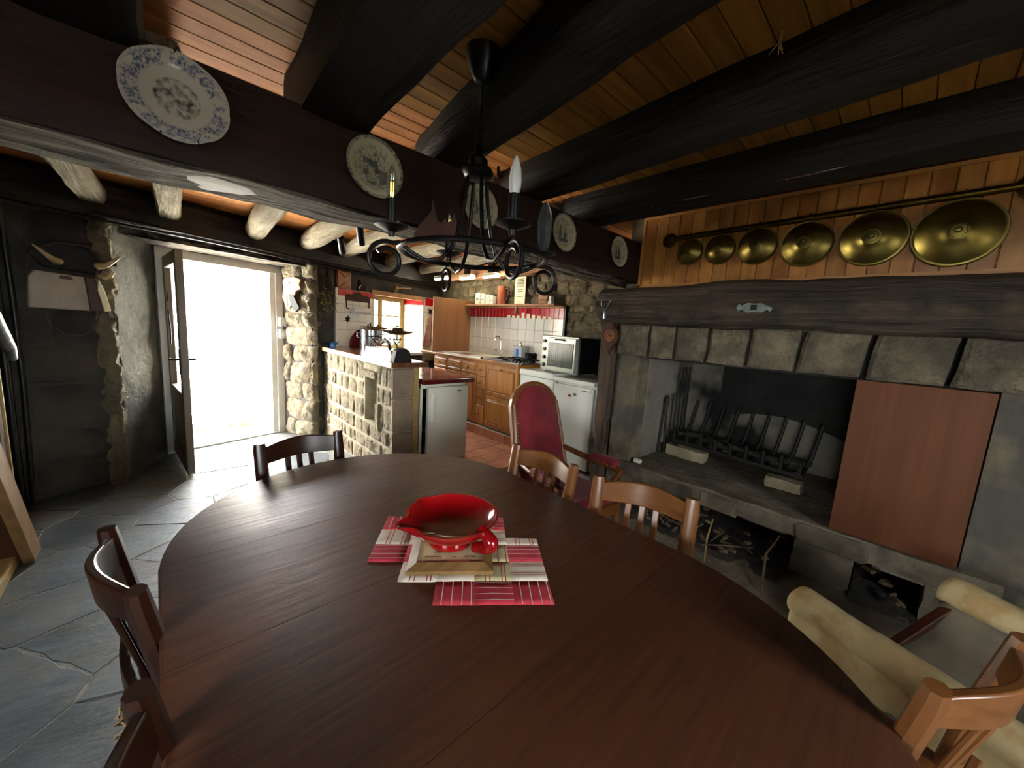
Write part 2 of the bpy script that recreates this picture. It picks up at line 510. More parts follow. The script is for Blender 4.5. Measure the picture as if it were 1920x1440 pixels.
def stones(parent, M, u0, u1, z0, z1, rh, rw, mat, name='stone', proud=(0.012, 0.03), gap=0.012, seed=1, holes=(), jit=0.12, inset=0.02, dep=0.03, dome=0, rgh=.02, pw=3, rnd_c=.12):
    """courses of single stones on the plane M (x along, y up, z out of the wall)"""
    rnd = random.Random(seed)
    z = z0
    out = []
    while z < z1 - 0.02:
        h_ = min(rnd.uniform(*rh), z1 - z)
        if z1 - z - h_ < rh[0] * 0.5: h_ = z1 - z
        x = u0 - rnd.uniform(0, rw[0])
        while x < u1 - 0.01:
            w_ = rnd.uniform(*rw)
            a, b = max(x, u0), min(x + w_, u1)
            if u1 - b < rw[0] * 0.4: b = u1
            x = x + w_ if b < u1 else u1
            if b - a < 0.03: continue
            if any(a < hx1 - 0.005 and b > hx0 + 0.005 and z < hz1 - 0.005 and z + h_ > hz0 + 0.005 for hx0, hx1, hz0, hz1 in holes):
                # keep what is left of the hole
                for hx0, hx1, hz0, hz1 in holes:
                    if z < hz1 - 0.005 and z + h_ > hz0 + 0.005:
                        if a < hx0 < b: b = hx0
                        elif a < hx1 < b: a = hx1
                        elif a >= hx0 and b <= hx1: a = b
                if b - a < 0.04: continue
            if dome:
                ga = gap / 2
                x0_, x1_, y0_, y1_ = a + ga, b - ga, z + ga, z + h_ - ga
                pr_ = rnd.uniform(*proud)
                sd_ = rnd.uniform(0, 90)
                tl = [rnd.uniform(-.5, .5) * jit for _ in range(4)]
                def cell(s_, t_):
                    g_ = (1 - abs(2 * s_ - 1) ** pw) * (1 - abs(2 * t_ - 1) ** pw)
                    px = x0_ + (x1_ - x0_) * s_; py = y0_ + (y1_ - y0_) * t_
                    # round the corners, then roughen
                    cx_, cy_ = (x0_ + x1_) / 2, (y0_ + y1_) / 2
                    k_ = 1 - rnd_c * (abs(2 * s_ - 1) * abs(2 * t_ - 1)) ** 1.5
                    px = cx_ + (px - cx_) * k_ + tl[0] * (y1_ - y0_) * (t_ - .5); py = cy_ + (py - cy_) * k_ + tl[1] * (x1_ - x0_) * (s_ - .5) * .6
                    n_ = noise.noise(Vector((px * 11, py * 11, sd_))) * .4 + noise.noise(Vector((px * 27, py * 27, sd_))) * .25
                    return M @ Vector((px + n_ * .012, py + n_ * .010, -dep + (dep + pr_) * g_ ** .5 + n_ * rgh * g_))
                o = MB().grid(cell, dome, dome).build(name, mat, smooth=True)
            else:
                p = stone_poly(a + gap / 2, b - gap / 2, z + gap / 2, z + h_ - gap / 2, rnd, jit)
                o = MB().prism(p, -dep, rnd.uniform(*proud), M, inset).build(name, mat, smooth=False)
            o.parent = parent
            out.append(o)
        z += h_
    return out
# ------------------------------------------------------------------ the setting
XL, YB, ZC = -2.5, -2.5, 2.47
WM = frame(W0, WU, WN, (0, 0, 1))                       # far wall plan coordinates (u, v, z)
WFACE = frame(W0, WU, (0, 0, 1), -WN)                   # far wall face: x along, y up, z into the room
rnd = random.Random(7)

# --- floor: slate paving, each slab its own piece
fl = struct('floor', MB().box(XL - .2, 4.3, YB - .2, 5.9, -0.12, -0.0025), 'slate_joint', 'grey slate paving laid in irregular slabs')
def clip(poly, nx, ny, d):
    out = []
    for i in range(len(poly)):
        a, b = poly[i], poly[(i + 1) % len(poly)]
        da = a[0] * nx + a[1] * ny - d; db = b[0] * nx + b[1] * ny - d
        if da <= 0: out.append(a)
        if (da < 0 < db) or (db < 0 < da):
            t = da / (da - db)
            out.append((a[0] + (b[0] - a[0]) * t, a[1] + (b[1] - a[1]) * t))
    return out
seeds = []
yy = -1.0
row = 0
while yy < 5.9:
    xx = -2.1 + (row % 2) * 0.25
    while xx < 2.6:
        seeds.append((xx + rnd.uniform(-.17, .17), yy + rnd.uniform(-.10, .10)))
        xx += rnd.uniform(.40, .66)
    yy += 0.31
    row += 1
for i, (sx_, sy_) in enumerate(seeds):
    if sx_ > 1.75 and sy_ > 2.75: continue
    if sx_ > 1.5 and sy_ > 3.1: continue
    poly = [(sx_ - 1, sy_ - 1), (sx_ + 1, sy_ - 1), (sx_ + 1, sy_ + 1), (sx_ - 1, sy_ + 1)]
    for j, (tx, ty) in enumerate(seeds):
        if i == j: continue
        dx, dy = tx - sx_, ty - sy_
        if abs(dx) > 1.4 or abs(dy) > 1.2: continue
        dx2, dy2 = dx, dy
        ln = math.hypot(dx2, dy2)
        nx, ny = dx2 / ln, dy2 / ln
        poly = clip(poly, nx, ny, (sx_ * nx + sy_ * ny) + ln / 2 - 0.005)
        if not poly: break
    if not poly or len(poly) < 3: continue
    poly = clip(poly, WN.x, WN.y, W0.dot(WN) + 0.56)
    if len(poly) < 3: continue
    pj = []
    for k in range(len(poly)):
        a, b = poly[k], poly[(k + 1) % len(poly)]
        pj.append(a)
        ns_ = int(math.hypot(a[0] - b[0], a[1] - b[1]) / .09)
        for q_ in range(1, ns_ + 1):
            f_ = q_ / (ns_ + 1)
            pj.append((a[0] + (b[0] - a[0]) * f_ + rnd.uniform(-.008, .008), a[1] + (b[1] - a[1]) * f_ + rnd.uniform(-.008, .008)))
    o = MB().prism(pj, -0.03, rnd.uniform(-0.0015, 0.002), inset=0.0025).build('paving_stone', 'slate')
    o.parent = fl

# --- raised kitchen floor
kf = struct('floor_kitchen', MB().box(1.55, 3.7, 2.62, 5.7, 0, 0.128).box(2.85, 3.7, 1.78, 2.62, 0, 0.128), 'grout', 'raised terracotta tiled kitchen floor')
tm = MB().box(-.098, .098, -.098, .098, -.01, 0.008).mesh('floor_tile')
for i in range(8):
    for j in range(13):
        x, y = 1.95 + i * .203, 2.73 + j * .203
        if x > 3.12: continue
        o = link('floor_tile', tm, 'terracotta', bevel=0.003, seg=1); o.location = (x, y, 0.128); o.parent = kf
stm = MB().box(-.098, .098, -.006, .006, -.06, .06).mesh('riser_tile')
for i in range(8):
    o = link('riser_tile', stm, 'terracotta'); o.location = (1.9 + i * .2, 2.615, 0.065); o.parent = kf

# --- ceiling boards
cs = struct('ceiling', MB().box(XL - .2, 4.4, YB - .2, 6.3, ZC + .015, ZC + .15), 'beam_black', 'varnished pine plank ceiling between dark beams')
bm_ = MB().box(XL, 3.9, -.044, .044, -.012, 0.012).mesh('ceiling_board')
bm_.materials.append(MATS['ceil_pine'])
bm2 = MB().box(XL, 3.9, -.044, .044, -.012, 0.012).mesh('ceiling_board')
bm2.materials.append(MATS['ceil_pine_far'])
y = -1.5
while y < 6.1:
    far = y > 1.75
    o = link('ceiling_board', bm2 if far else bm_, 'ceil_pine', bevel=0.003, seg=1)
    o.location = (rnd.uniform(-.03, .03), y, ZC)
    o.parent = cs
    y += 0.0905

# --- outer walls behind the camera and at the left, with a back window and an added fill window
wb = MB().box(XL - .3, -.1, YB - .3, YB, 0, 2.5).box(1.1, 4.3, YB - .3, YB, 0, 2.5).box(-.1, 1.1, YB - .3, YB, 0, .95).box(-.1, 1.1, YB - .3, YB, 1.95, 2.5)
wall_back = struct('wall_back', wb, 'wall_base', 'rough plastered wall with a small window')
wall_left = struct('wall_left', MB().box(XL - .3, XL, YB, -1.4, 0, 2.5).box(XL - .3, XL, -.1, 4.6, 0, 2.5).box(XL - .3, XL, -1.4, -.1, 0, .95).box(XL - .3, XL, -1.4, -.1, 1.95, 2.5), 'wall_base', 'rough dark wall beside the staircase')

def window(name, M, w_, h_, mat, cols, rows, st=0.06, mun=0.02, label=None, leaves=1, gm='glass'):
    """casement window in the plane M (x along, y up); panes are real glass"""
    fr = MB()
    fr.box(0, st, 0, h_, -.03, .03, M).box(w_ - st, w_, 0, h_, -.03, .03, M).box(st, w_ - st, 0, st, -.03, .03, M).box(st, w_ - st, h_ - st, h_, -.03, .03, M)
    o = struct(name, fr, mat, label)
    lw = (w_ - 2 * st) / leaves
    for k in range(leaves):
        x0 = st + k * lw
        s2 = 0.045
        lf = MB()
        lf.box(x0, x0 + s2, st, h_ - st, -.02, .025, M).box(x0 + lw - s2, x0 + lw, st, h_ - st, -.02, .025, M)
        lf.box(x0 + s2, x0 + lw - s2, st, st + s2, -.02, .025, M).box(x0 + s2, x0 + lw - s2, h_ - st - s2, h_ - st, -.02, .025, M)
        iw, ih = lw - 2 * s2, h_ - 2 * st - 2 * s2
        for c in range(1, cols): lf.box(x0 + s2 + iw * c / cols - mun / 2, x0 + s2 + iw * c / cols + mun / 2, st + s2, h_ - st - s2, -.012, .018, M)
        for r_ in range(1, rows): lf.box(x0 + s2, x0 + lw - s2, st + s2 + ih * r_ / rows - mun / 2, st + s2 + ih * r_ / rows + mun / 2, -.011, .017, M)
        sash = lf.build('sash', mat, bevel=.004, seg=1); sash.parent = o
        for c in range(cols):
            for r_ in range(rows):
                pn = MB().box(x0 + s2 + iw * c / cols, x0 + s2 + iw * (c + 1) / cols, st + s2 + ih * r_ / rows, st + s2 + ih * (r_ + 1) / rows, -.002, .002, M)
                p = pn.build('pane', gm); p.parent = sash
    return o
window('window_1', frame((1.1, YB - .2, .95), (-1, 0, 0), (0, 0, 1), (0, 1, 0)), 1.2, 1.0, 'frame_white', 1, 3, label='small paned window behind the table', leaves=2)

window('window_fill', frame((XL - .2, -1.4, .95), (0, 1, 0), (0, 0, 1), (1, 0, 0)), 1.3, 1.0, 'frame_white', 1, 3, label='small paned window added in the left wall for fill light', leaves=2)  # added opening, brightens fireplace and table from the front
# --- far wall: thick, skewed, with door and kitchen window
fw = MB()
fw.prism([(-3.2, 0.02), (0.0, 0.02), (.445, .57), (.445, .68), (-3.2, .68)], 0, 2.5, WM)
fw.prism([(0.0, .02), (1.70, .02), (1.70, .68), (0.0, .68)], 2.14, 2.5, WM)
fw.prism([(1.69, .02), (2.58, .02), (2.58, .68), (1.64, .68), (1.64, .57)], 0, 2.5, WM)
fw.box(2.58, 3.58, .02, .68, 0, 1.02, WM).box(2.58, 3.58, .02, .68, 1.93, 2.5, WM).box(3.58, 4.6, .02, .68, 0, 2.5, WM)
fw.box(.445, 1.64, .60, .68, 2.08, 2.14, WM)
wall_far = struct('wall_far', fw, 'wall_base', 'thick dark stone wall with entrance door and kitchen window')
stones(wall_far, WFACE, -2.6, -0.07, 0.0, 2.16, (.24, .36), (.4, .8), 'wall_dark', proud=(.0, .03), gap=-.01, seed=3, dome=9, rgh=.05)
stones(wall_far, WFACE, 1.74, 1.99, 0.0, 2.16, (.2, .34), (.2, .3), 'wall_dark', proud=(.0, .03), gap=.004, seed=4, dome=7, rgh=.05)
# rough pale edge of the torn plaster beside the door
def torn(a, b):
    z = 2.15 * b
    wob = .05 * noise.noise(Vector((0, 0, z * 5))) + .03 * noise.noise(Vector((3, 0, z * 14)))
    if a < .5: u, v = -.10 + .20 * a + wob * (1 - a), -.005 - .03 * math.sin(PI * a)
    else: u, v = .0 + .09 * (a - .5) * 2 * .7, -.035 + .13 * (a - .5) * 2
    p = WF(u + wob * .5, v, z)
    q = p * 16
    return p + Vector(noise.noise_vector(q)) * .022 + Vector(noise.noise_vector(q * 2.7)) * .012
o = MB().grid(torn, 12, 110).build('torn_edge', 'rough_stone', smooth=True); o.parent = wall_far
# plastered splay on the hinge side
dv = (WF(.445, .57) - WF(0, 0)).normalized()
sp = MB().grid(lambda a, b: WF(.02 + .43 * a, .02 + .555 * a, 2.14 * b) + Vector((dv.y, -dv.x, 0)) * (.006 + .018 * fbm((a * 2, b * 6, 0), 2.0)), 10, 40)
o = sp.build('plaster_splay', 'reveal', smooth=True); o.parent = wall_far
o = MB().prism([(1.60, .60), (1.655, .57), (1.72, -.01), (1.9, .05)], 0, 2.13, WM).build('splay_mortar', 'rough_base'); o.parent = wall_far
# stones of the splay on the other side, seen lit from the door
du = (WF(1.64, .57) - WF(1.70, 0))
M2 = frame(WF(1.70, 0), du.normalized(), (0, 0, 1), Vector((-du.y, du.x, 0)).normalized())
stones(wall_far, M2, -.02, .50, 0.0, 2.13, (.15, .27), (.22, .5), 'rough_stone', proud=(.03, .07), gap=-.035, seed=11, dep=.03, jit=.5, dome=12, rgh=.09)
# lintel beam over door and kitchen
lb = MB()
rough_box(lb, -1.6, 4.3, -.05, .10, 2.16, 2.40, 40, 3, 3, .012)
lb.v = [tuple(WM @ Vector(p)) for p in lb.v]
lint = lb.build('lintel_beam', 'beam_lintel')
tag(lint, 'long black beam over the entrance door carrying the whitewashed joists', 'beam')
ub = MB()
rough_box(ub, -.02, 1.72, .10, .56, 2.085, 2.14, 20, 4, 2, .008)
ub.v = [tuple(WM @ Vector(p)) for p in ub.v]
o = ub.build('door_soffit', 'beam_grey'); o.parent = wall_far
# cable pipes fixed along the lintel
for k, (zz, rr) in enumerate(((2.172, .014), (2.138, .009))):
    t_ = MB().tube([WF(a, -.075 + k * .02, zz - .012 * a + (.004 * math.sin(a * 3))) for a in [-.1 + .25 * i for i in range(17)]], rr, 8)
    o = t_.build('cable_pipe' , 'black_plastic', smooth=True)
    tag(o, ['thicker upper black cable pipe along the beam above the door', 'thin lower black cable running along the beam above the door'][k], 'pipe')

# --- entrance door
df = MB()
df.box(.445, .53, .53, .61, 0, 2.09, WM).box(1.56, 1.64, .53, .61, 0, 2.09, WM).box(.53, 1.56, .53, .61, 2.0, 2.09, WM).box(.53, 1.56, .53, .61, -.01, .02, WM)
door = struct('door_1', df, 'frame_white', 'white framed entrance door standing open')
o = MB().box(1.50, 1.56, .55, .60, .02, 2.0, WM).build('door_stop', 'frame_white'); o.parent = door
H0 = Vector((.109, 5.187, 0))
la = R(-85.4)
LX = Vector((math.cos(la), math.sin(la), 0)); LY = Vector((-LX.y, LX.x, 0))
LM = frame(H0, LX, LY, (0, 0, 1))
lw, lh = .86, 1.995
lf = MB()
for a in ((0, .1), (lw - .1, lw)): lf.box(a[0], a[1], -.027, .027, .02, lh, LM)
for a in ((.02, .17), (.62, .75), (lh - .11, lh)): lf.box(.1, lw - .1, -.027, .027, a[0], a[1], LM)
leaf = lf.build('door_leaf', 'door_leaf', bevel=.005, seg=1); leaf.parent = door
o = MB().box(.1, lw - .1, -.012, .012, .17, .62, LM).build('lower_panel', 'door_leaf'); o.parent = leaf
o = MB().box(.1, lw - .1, -.004, .004, .75, lh - .11, LM).build('pane', 'glass'); o.parent = leaf
gr = MB()
for a, b, c in ((.16, .30, 1), (.84, .70, -1)):
    pts = []
    for i in range(26):
        t = i / 25
        pts.append(LM @ Vector((a * lw + c * .05 * math.sin(t * 2 * PI), -.012, 1.15 + .5 * t)))
    gr.tube(pts, .006, 6)
o = gr.build('scroll_grille', 'iron', smooth=True); o.parent = leaf
hd = MB()
for s_ in (-1, 1):
    hd.box(lw - .075, lw - .045, s_ * .027 - .006, s_ * .027 + .006, .93, 1.15, LM)
    hd.tube([LM @ Vector(p) for p in ((lw - .06, s_ * .03, 1.06), (lw - .06, s_ * .075, 1.06), (lw - .09, s_ * .085, 1.06), (lw - .19, s_ * .082, 1.055))], .010, 8)
o = hd.build('handle', 'iron', smooth=True); o.parent = leaf
for z in (.2, .75, 1.2, 1.85):
    o = MB().tube([LM @ Vector((-.008, -.03, z)), LM @ Vector((-.008, -.03, z + .08))], .013, 8).build('hinge', 'steel', smooth=True); o.parent = leaf

# --- kitchen window in its tiled embrasure
KW = frame(WF(2.58, .47, 1.04), WU, (0, 0, 1), -WN)
window('window_2', KW, 1.0, .88, 'pine_pale', 2, 3, st=.05, label='kitchen window with small arched panes in pale wood', leaves=2)
kt = MB().box(2.56, 3.62, .0, .06, 1.865, 1.93, WM)
o = kt.build('trim_window_board', 'rough_plank', bevel=.004); tag(o, kind='structure', label='pale raw board over the kitchen window')
o = MB().box(2.58, 3.58, .0, .68, 1.0, 1.04, WM).build('window_sill', 'white_paint'); o.parent = wall_far
def tiles(parent, M, u0, z0, nc, nr, s, mat='tile_white', name='tile', sh=None, h_=None, gap=.004, skip=()):
    hh = h_ or s
    me = MB().box(0, s - gap, 0, hh - gap, 0, .007).mesh(name)
    for i in range(nc):
        for j in range(nr):
            if (i, j) in skip: continue
            o = link(name, me, mat, bevel=.0015, seg=1)
            o.matrix_world = M @ Matrix.Translation((u0 + i * s, z0 + j * hh, 0))
            o.parent = parent
# left tiled panel beside the window
tb = struct('wall_tiled_panel', MB().box(1.985, 2.58, -.012, .03, .9, 1.885, WM), 'tile_grout', 'white tiled panel with red top band left of the kitchen window')
TF = WFACE @ Matrix.Translation((0, 0, .012))
tiles(tb, TF, 2.02, 1.047, 5, 7, .108)
tiles(tb, TF, 2.02, 1.803, 5, 1, .108, 'tile_red', h_=.08)
o = MB().box(1.985, 2.018, -.022, -.010, .9, 1.89, WM).build('edge_strip', 'white_paint'); o.parent = tb
# right embrasure, tiled
rb = struct('wall_tiled_reveal', MB().box(3.575, 3.60, 0, .47, 1.04, 1.93, WM), 'tile_grout', 'bright tiled window reveal with red tile border')
RF = frame(WF(3.573, .0), WN, (0, 0, 1), -WU)
tiles(rb, RF, .01, 1.047, 4, 7, .112, h_=.108)
tiles(rb, RF, .01, 1.803, 4, 1, .112, 'tile_red', h_=.10)
rp = struct('wall_tiled_pier', MB().box(3.58, 3.82, -.012, .03, .9, 1.93, WM), 'tile_grout', 'narrow tiled pier right of the kitchen window')
tiles(rp, TF, 3.585, 1.047, 2, 7, .112, h_=.108)
tiles(rp, TF, 3.585, 1.803, 2, 1, .112, 'tile_red', h_=.12)

# --- right kitchen wall, rough masonry with tiled backsplash
wr = struct('wall_right', MB().box(3.64, 4.3, 1.75, 6.3, 0, 2.5), 'rough_base', 'rough rubble stone wall behind the cooker')
RW = frame((3.64, 0, 0), (0, -1, 0), (0, 0, 1), (-1, 0, 0))
stones(wr, RW, -5.4, -1.8, 1.83, 2.46, (.11, .2), (.12, .3), 'rough_stone', proud=(.01, .05), gap=-.02, seed=21, jit=.3, dome=7, rgh=.05)
stones(wr, RW, -2.93, -1.8, .9, 1.83, (.11, .2), (.12, .3), 'rough_stone', proud=(.01, .05), gap=-.02, seed=22, jit=.3, dome=7, rgh=.05)
bs = struct('wall_backsplash', MB().box(3.60, 3.66, 2.93, 4.82, 1.0, 1.80), 'tile_grout', 'white tiled backsplash with a narrow red tile frieze')
BF = frame((3.60, 4.82, 0), (0, -1, 0), (0, 0, 1), (-1, 0, 0))
tiles(bs, BF, .0, 1.055, 12, 4, .1565, h_=.1525)
tiles(bs, BF, .0, 1.668, 24, 1, .0782, 'tile_red', h_=.13)
o = MB().box(3.59, 3.64, 2.915, 2.932, 1.0, 1.82).build('edge_strip', 'black_metal'); o.parent = bs

# --- wall carrying the fireplace
fp = MB()
fp.box(2.93, 4.2, 1.56, 1.76, 0, 1.62)                  # jamb towards the kitchen
fp.box(2.93, 4.2, -.45, -.312, 0, 1.62)                 # jamb on the other side
fp.box(2.95, 4.2, -.45, 1.76, 1.60, 2.47)               # chimney breast
fp.box(4.05, 4.2, -.45, 1.76, 0, 1.62)
fp.box(2.95, 4.2, YB, -.45, 0, 2.47)
wf = struct('wall_fireplace', fp, 'fire_plaster', 'smoke-stained plaster chimney wall')
o = MB().box(3.12, 4.06, 1.548, 1.562, .44, 1.6).box(3.12, 4.06, -.322, -.31, .44, 1.6).box(4.035, 4.055, -.32, 1.56, .44, 1.6).build('fire_lining', 'fire_back'); o.parent = wf
o = MB().box(3.08, 4.06, -.32, 1.56, 1.33, 1.36).box(3.06, 3.1, -.32, 1.56, 1.33, 1.6).build('smoke_hood', 'soot'); o.parent = wf
# sooty chimney back: a bulging hood
o = MB().grid(lambda a, b: (4.03 - .30 * math.sin(PI * min(1, a * 1.05)) * b ** 1.2, 1.25 - 1.5 * a, .78 + .56 * b + .10 * math.sin(a * 5)), 14, 10).build('soot_mass', 'soot', smooth=True); o.parent = wf
# lintel: single cut stones
ly = [1.76, 1.475, 1.265, 1.03, .775, .50, .185, -.13, -.45]
for k in range(8):
    a, b = ly[k], ly[k + 1]
    lean = .0 + .008 * k
    zb, zt = 1.352, 1.612
    M = frame((2.93, 0, 0), (0, -1, 0), (0, 0, 1), (-1, 0, 0))
    g = .010
    p = [(-a + g, zb), (-b - g, zb), (-b - g + lean * .6, zt), (-a + g + lean * .6, zt)]
    pj = []
    for i in range(4):
        c, d = p[i], p[(i + 1) % 4]
        for t in (0, .35, .7): pj.append((c[0] + (d[0] - c[0]) * t + rnd.uniform(-.006, .006), c[1] + (d[1] - c[1]) * t + rnd.uniform(-.005, .005)))
    o = MB().prism(pj, -.13, rnd.uniform(.035, .06), M, .022).build('lintel_stone', 'fire_stone'); o.parent = wf
# raised hearth
hs = MB(); rough_box(hs, 2.87, 4.06, -.45, 1.60, .325, .44, 10, 24, 3, .008, 5)
hearth = struct('floor_hearth', hs, 'fire_hearth', 'raised grey stone hearth slab with ash dust')
stones(hearth, frame((2.885, 0, 0), (0, -1, 0), (0, 0, 1), (-1, 0, 0)), -1.26, .45, .30, .43, (.13, .131), (.25, .45), 'fire_hearth', name='edge_stone', proud=(.01, .03), gap=.006, seed=31, inset=.03)
pr = MB(); rough_box(pr, 2.88, 3.5, .07, .345, .02, .33, 6, 5, 6, .014, 5); rough_box(pr, 2.88, 3.5, -.45, -.22, .02, .33, 6, 4, 6, .014, 5); rough_box(pr, 2.90, 3.5, 1.42, 1.6, .02, .33, 6, 4, 6, .014, 5)
o = pr.build('hearth_pier', 'fire_hearth'); o.parent = hearth
o = MB().box(3.48, 3.55, -.45, 1.6, 0, .33).build('niche_back', 'soot'); o.parent = hearth
pl = MB(); rough_box(pl, 2.40, 2.95, -.55, 1.62, 0, .10, 8, 24, 2, .010, 4)
struct('floor_plinth', pl, 'fire_hearth', 'low worn stone step in front of the wood niches')

# --- pine panelling over the mantel
pp = struct('wall_panelling', MB().box(2.925, 2.95, -.75, 1.63, 1.90, 2.44), 'panel_pine', 'varnished upright pine boards above the mantel')
pbm = MB().box(-.007, .007, -.0435, .0435, 1.925, 2.43).mesh('pine_board')
y = 1.565
while y > -.74:
    o = link('pine_board', pbm, 'panel_pine', bevel=.003, seg=1); o.location = (2.918, y, 0); o.parent = pp
    y -= .0905
o = MB().box(2.90, 2.935, 1.612, 1.632, 1.905, 2.44).box(2.90, 2.935, -.75, 1.632, 1.905, 1.927).box(2.90, 2.935, -.75, 1.632, 2.425, 2.445).build('trim_strip', 'panel_trim'); o.parent = pp

# --- yard outside the door
yd = struct('ground_yard', MB().box(-14, 16, 5.0, 20, -.5, -.16), 'yard_ground', 'sunlit pale yard ground outside')
ys = struct('wall_yard', MB().add([tuple(Vector(p)) for p in ((-8, 10.4, -.2), (12, 12.2, -.2), (12, 12.8, -.2), (-8, 11.0, -.2), (-8, 10.4, 3.1), (12, 12.2, 3.1), (12, 12.8, 3.1), (-8, 11.0, 3.1))], [(0, 1, 5, 4), (1, 2, 6, 5), (2, 3, 7, 6), (3, 0, 4, 7), (4, 5, 6, 7), (0, 3, 2, 1)]), 'yard_stone', 'bright dry stone wall across the yard')
YD = Vector((20, 1.8, 0)).normalized()
YMf = frame((-8, 10.4, -.2), YD, (0, 0, 1), (YD.y, -YD.x, 0))
stones(ys, YMf, 5.5, 11.5, 0.0, 3.2, (.22, .42), (.3, .75), 'yard_stone', proud=(.05, .2), gap=.05, seed=41, inset=.12, jit=.3, dep=.02)
struct('ground_added', MB().box(-30, 30, -40, 4.9, -.5, -.16), 'ground_dark', 'unseen dark ground added behind the house to keep light off the ceiling')  # added out of view, stops sky light coming up from below
gm = MB()
for k in range(900):
    p = WF(rnd.uniform(-.2, 2.6), rnd.uniform(1.4, 2.4), -.16)
    a = rnd.uniform(0, 2 * PI); h_ = rnd.uniform(.04, .13)
    d = Vector((math.cos(a), math.sin(a), 0)) * .012
    gm.add([p - d, p + d, p + Vector((d.y * 2, d.x * 2, h_))], [(0, 1, 2)])
o = gm.build('grass', 'yard_grass'); tag(o, 'tufts of grass growing outside the doorstep', 'grass', kind='stuff')
o = MB().box(.2, 1.8, .60, 1.1, -.16, -.02, WM).build('floor_doorstep', 'yard_ground'); tag(o, kind='structure', label='stone doorstep outside the entrance')

# ------------------------------------------------------------------ beams
cb = MB(); rough_box(cb, XL, 3.66, 1.64, 1.93, 1.955, 2.215, 60, 4, 4, .010, 2.5)
o = cb.build('crossbeam', 'beam_brown', smooth=False)
tag(o, 'massive dark brown crossbeam hung with decorative plates', 'beam')
cs2 = MB(); rough_box(cs2, XL, 3.66, 1.655, 1.95, 1.945, 1.975, 60, 6, 1, .016, 5)
u_ = cs2.build('worn_underside', 'beam_grey'); u_.parent = o
cs3 = MB(); rough_box(cs3, XL, 3.66, 1.66, 1.93, 2.20, 2.265, 40, 3, 2, .006, 2.5)
u_ = cs3.build('top_fillet', 'beam_brown'); u_.parent = o
JJ = [  # x at crossbeam, x near camera side, radius, squareness, label
    (-.13, -.14, .17, .75, 'black ceiling beam at the far left above the blue plate'),
    (.565, .50, .142, .8, 'wide flat black ceiling beam with a long crack'),
    (1.13, .93, .125, .25, 'round black ceiling log next to the chandelier canopy'),
    (1.70, 1.60, .125, .3, 'round black ceiling log third from the panelling'),
    (2.30, 2.29, .125, .35, 'black ceiling log nearest the pine panelling with a metal rod'),
]
for k, (xa, xb, rr, sq, lab) in enumerate(JJ):
    mb = MB()
    log_mesh(mb, (xa, 1.90, ZC - .095), (xa + (xb - xa) * 2.6, -1.6, ZC - .095), rr * .9, 16, 26, .012, sq, seed=k * 3.1)
    o = mb.build('ceiling_beam', 'beam_black', smooth=True)
    tag(o, lab, 'beam', 'dark ceiling beams')
WJ = [(-.42, -.30, .062), (.05, .14, .062), (.62, .80, .075), (1.14, 1.32, .075), (1.62, 1.78, .065), (2.22, 2.46, .065), (2.84, 3.08, .06)]
for k, (xa, xb, rr) in enumerate(WJ):
    mb = MB()
    yb = 4.57 + .296 * xb - .02
    log_mesh(mb, (xa, 1.95, 2.36), (xb, yb, 2.34), rr * 1.22, 14, 22, .016, .25 if k > 1 else .8, seed=20 + k * 2.3)
    o = mb.build('ceiling_joist', 'joist_white', smooth=True)
    tag(o, ['first', 'second', 'third', 'fourth', 'fifth', 'sixth', 'seventh'][k] + ' whitewashed joist counted from the staircase, behind the crossbeam', 'joist', 'whitewashed joists behind the crossbeam')
mb = MB(); rough_box(mb, 3.40, 3.56, 3.0, 5.2, 2.20, 2.36, 4, 26, 2, .022, 4)
o = mb.build('rough_ceiling_plank', 'rough_plank'); tag(o, 'raw waney-edged plank under the ceiling beside the kitchen wall', 'plank')
mb = MB(); log_mesh(mb, (2.86, 1.88, 1.752), (2.86, -1.2, 1.752), .165, 18, 34, .022, .15, seed=5, sy=.93)
mantel = mb.build('mantel_beam', 'mantel', smooth=True); tag(mantel, 'thick smoke-blackened log mantel above the fireplace', 'mantel')
mb = MB(); log_mesh(mb, (2.97, 1.86, .10), (2.95, 1.865, 1.62), .075, 14, 24, .018, .3, seed=9)
o = mb.build('timber_post', 'post_wood', smooth=True); tag(o, 'rough dark timber post between refrigerator and fireplace', 'post')
# cracks on the flat beam
for x0, y0, x1, y1 in ((.55, 1.55, .50, .95), (.60, 1.1, .57, .75)):
    pass
# ------------------------------------------------------------------ dining table
TX, TR, TY0, TY1 = .655, .685, .475, 1.37
tab = thing('dining_table', 'large oval extending dining table in dark polished wood', 'table', (TX, .92, 0))
def leaf_pts(y0, y1, r):
    """outline of one table leaf, corners on the seams and arcs at the table ends"""
    if y1 > TY1 + .1:
        a0 = math.asin((y0 - TY1) / r)
        return [(TX + r * math.cos(a0 + (PI - 2 * a0) * i / 48), TY1 + r * math.sin(a0 + (PI - 2 * a0) * i / 48)) for i in range(49)]
    if y0 < TY0 - .1:
        a0 = math.asin((TY0 - y1) / r)
        return [(TX - r * math.cos(a0 + (PI - 2 * a0) * i / 48), TY0 - r * math.sin(a0 + (PI - 2 * a0) * i / 48)) for i in range(49)]
    return [(TX - r, y0), (TX + r, y0), (TX + r, y1), (TX - r, y1)]
seams = [TY0 - TR, .472, .966, 1.413, TY1 + TR]
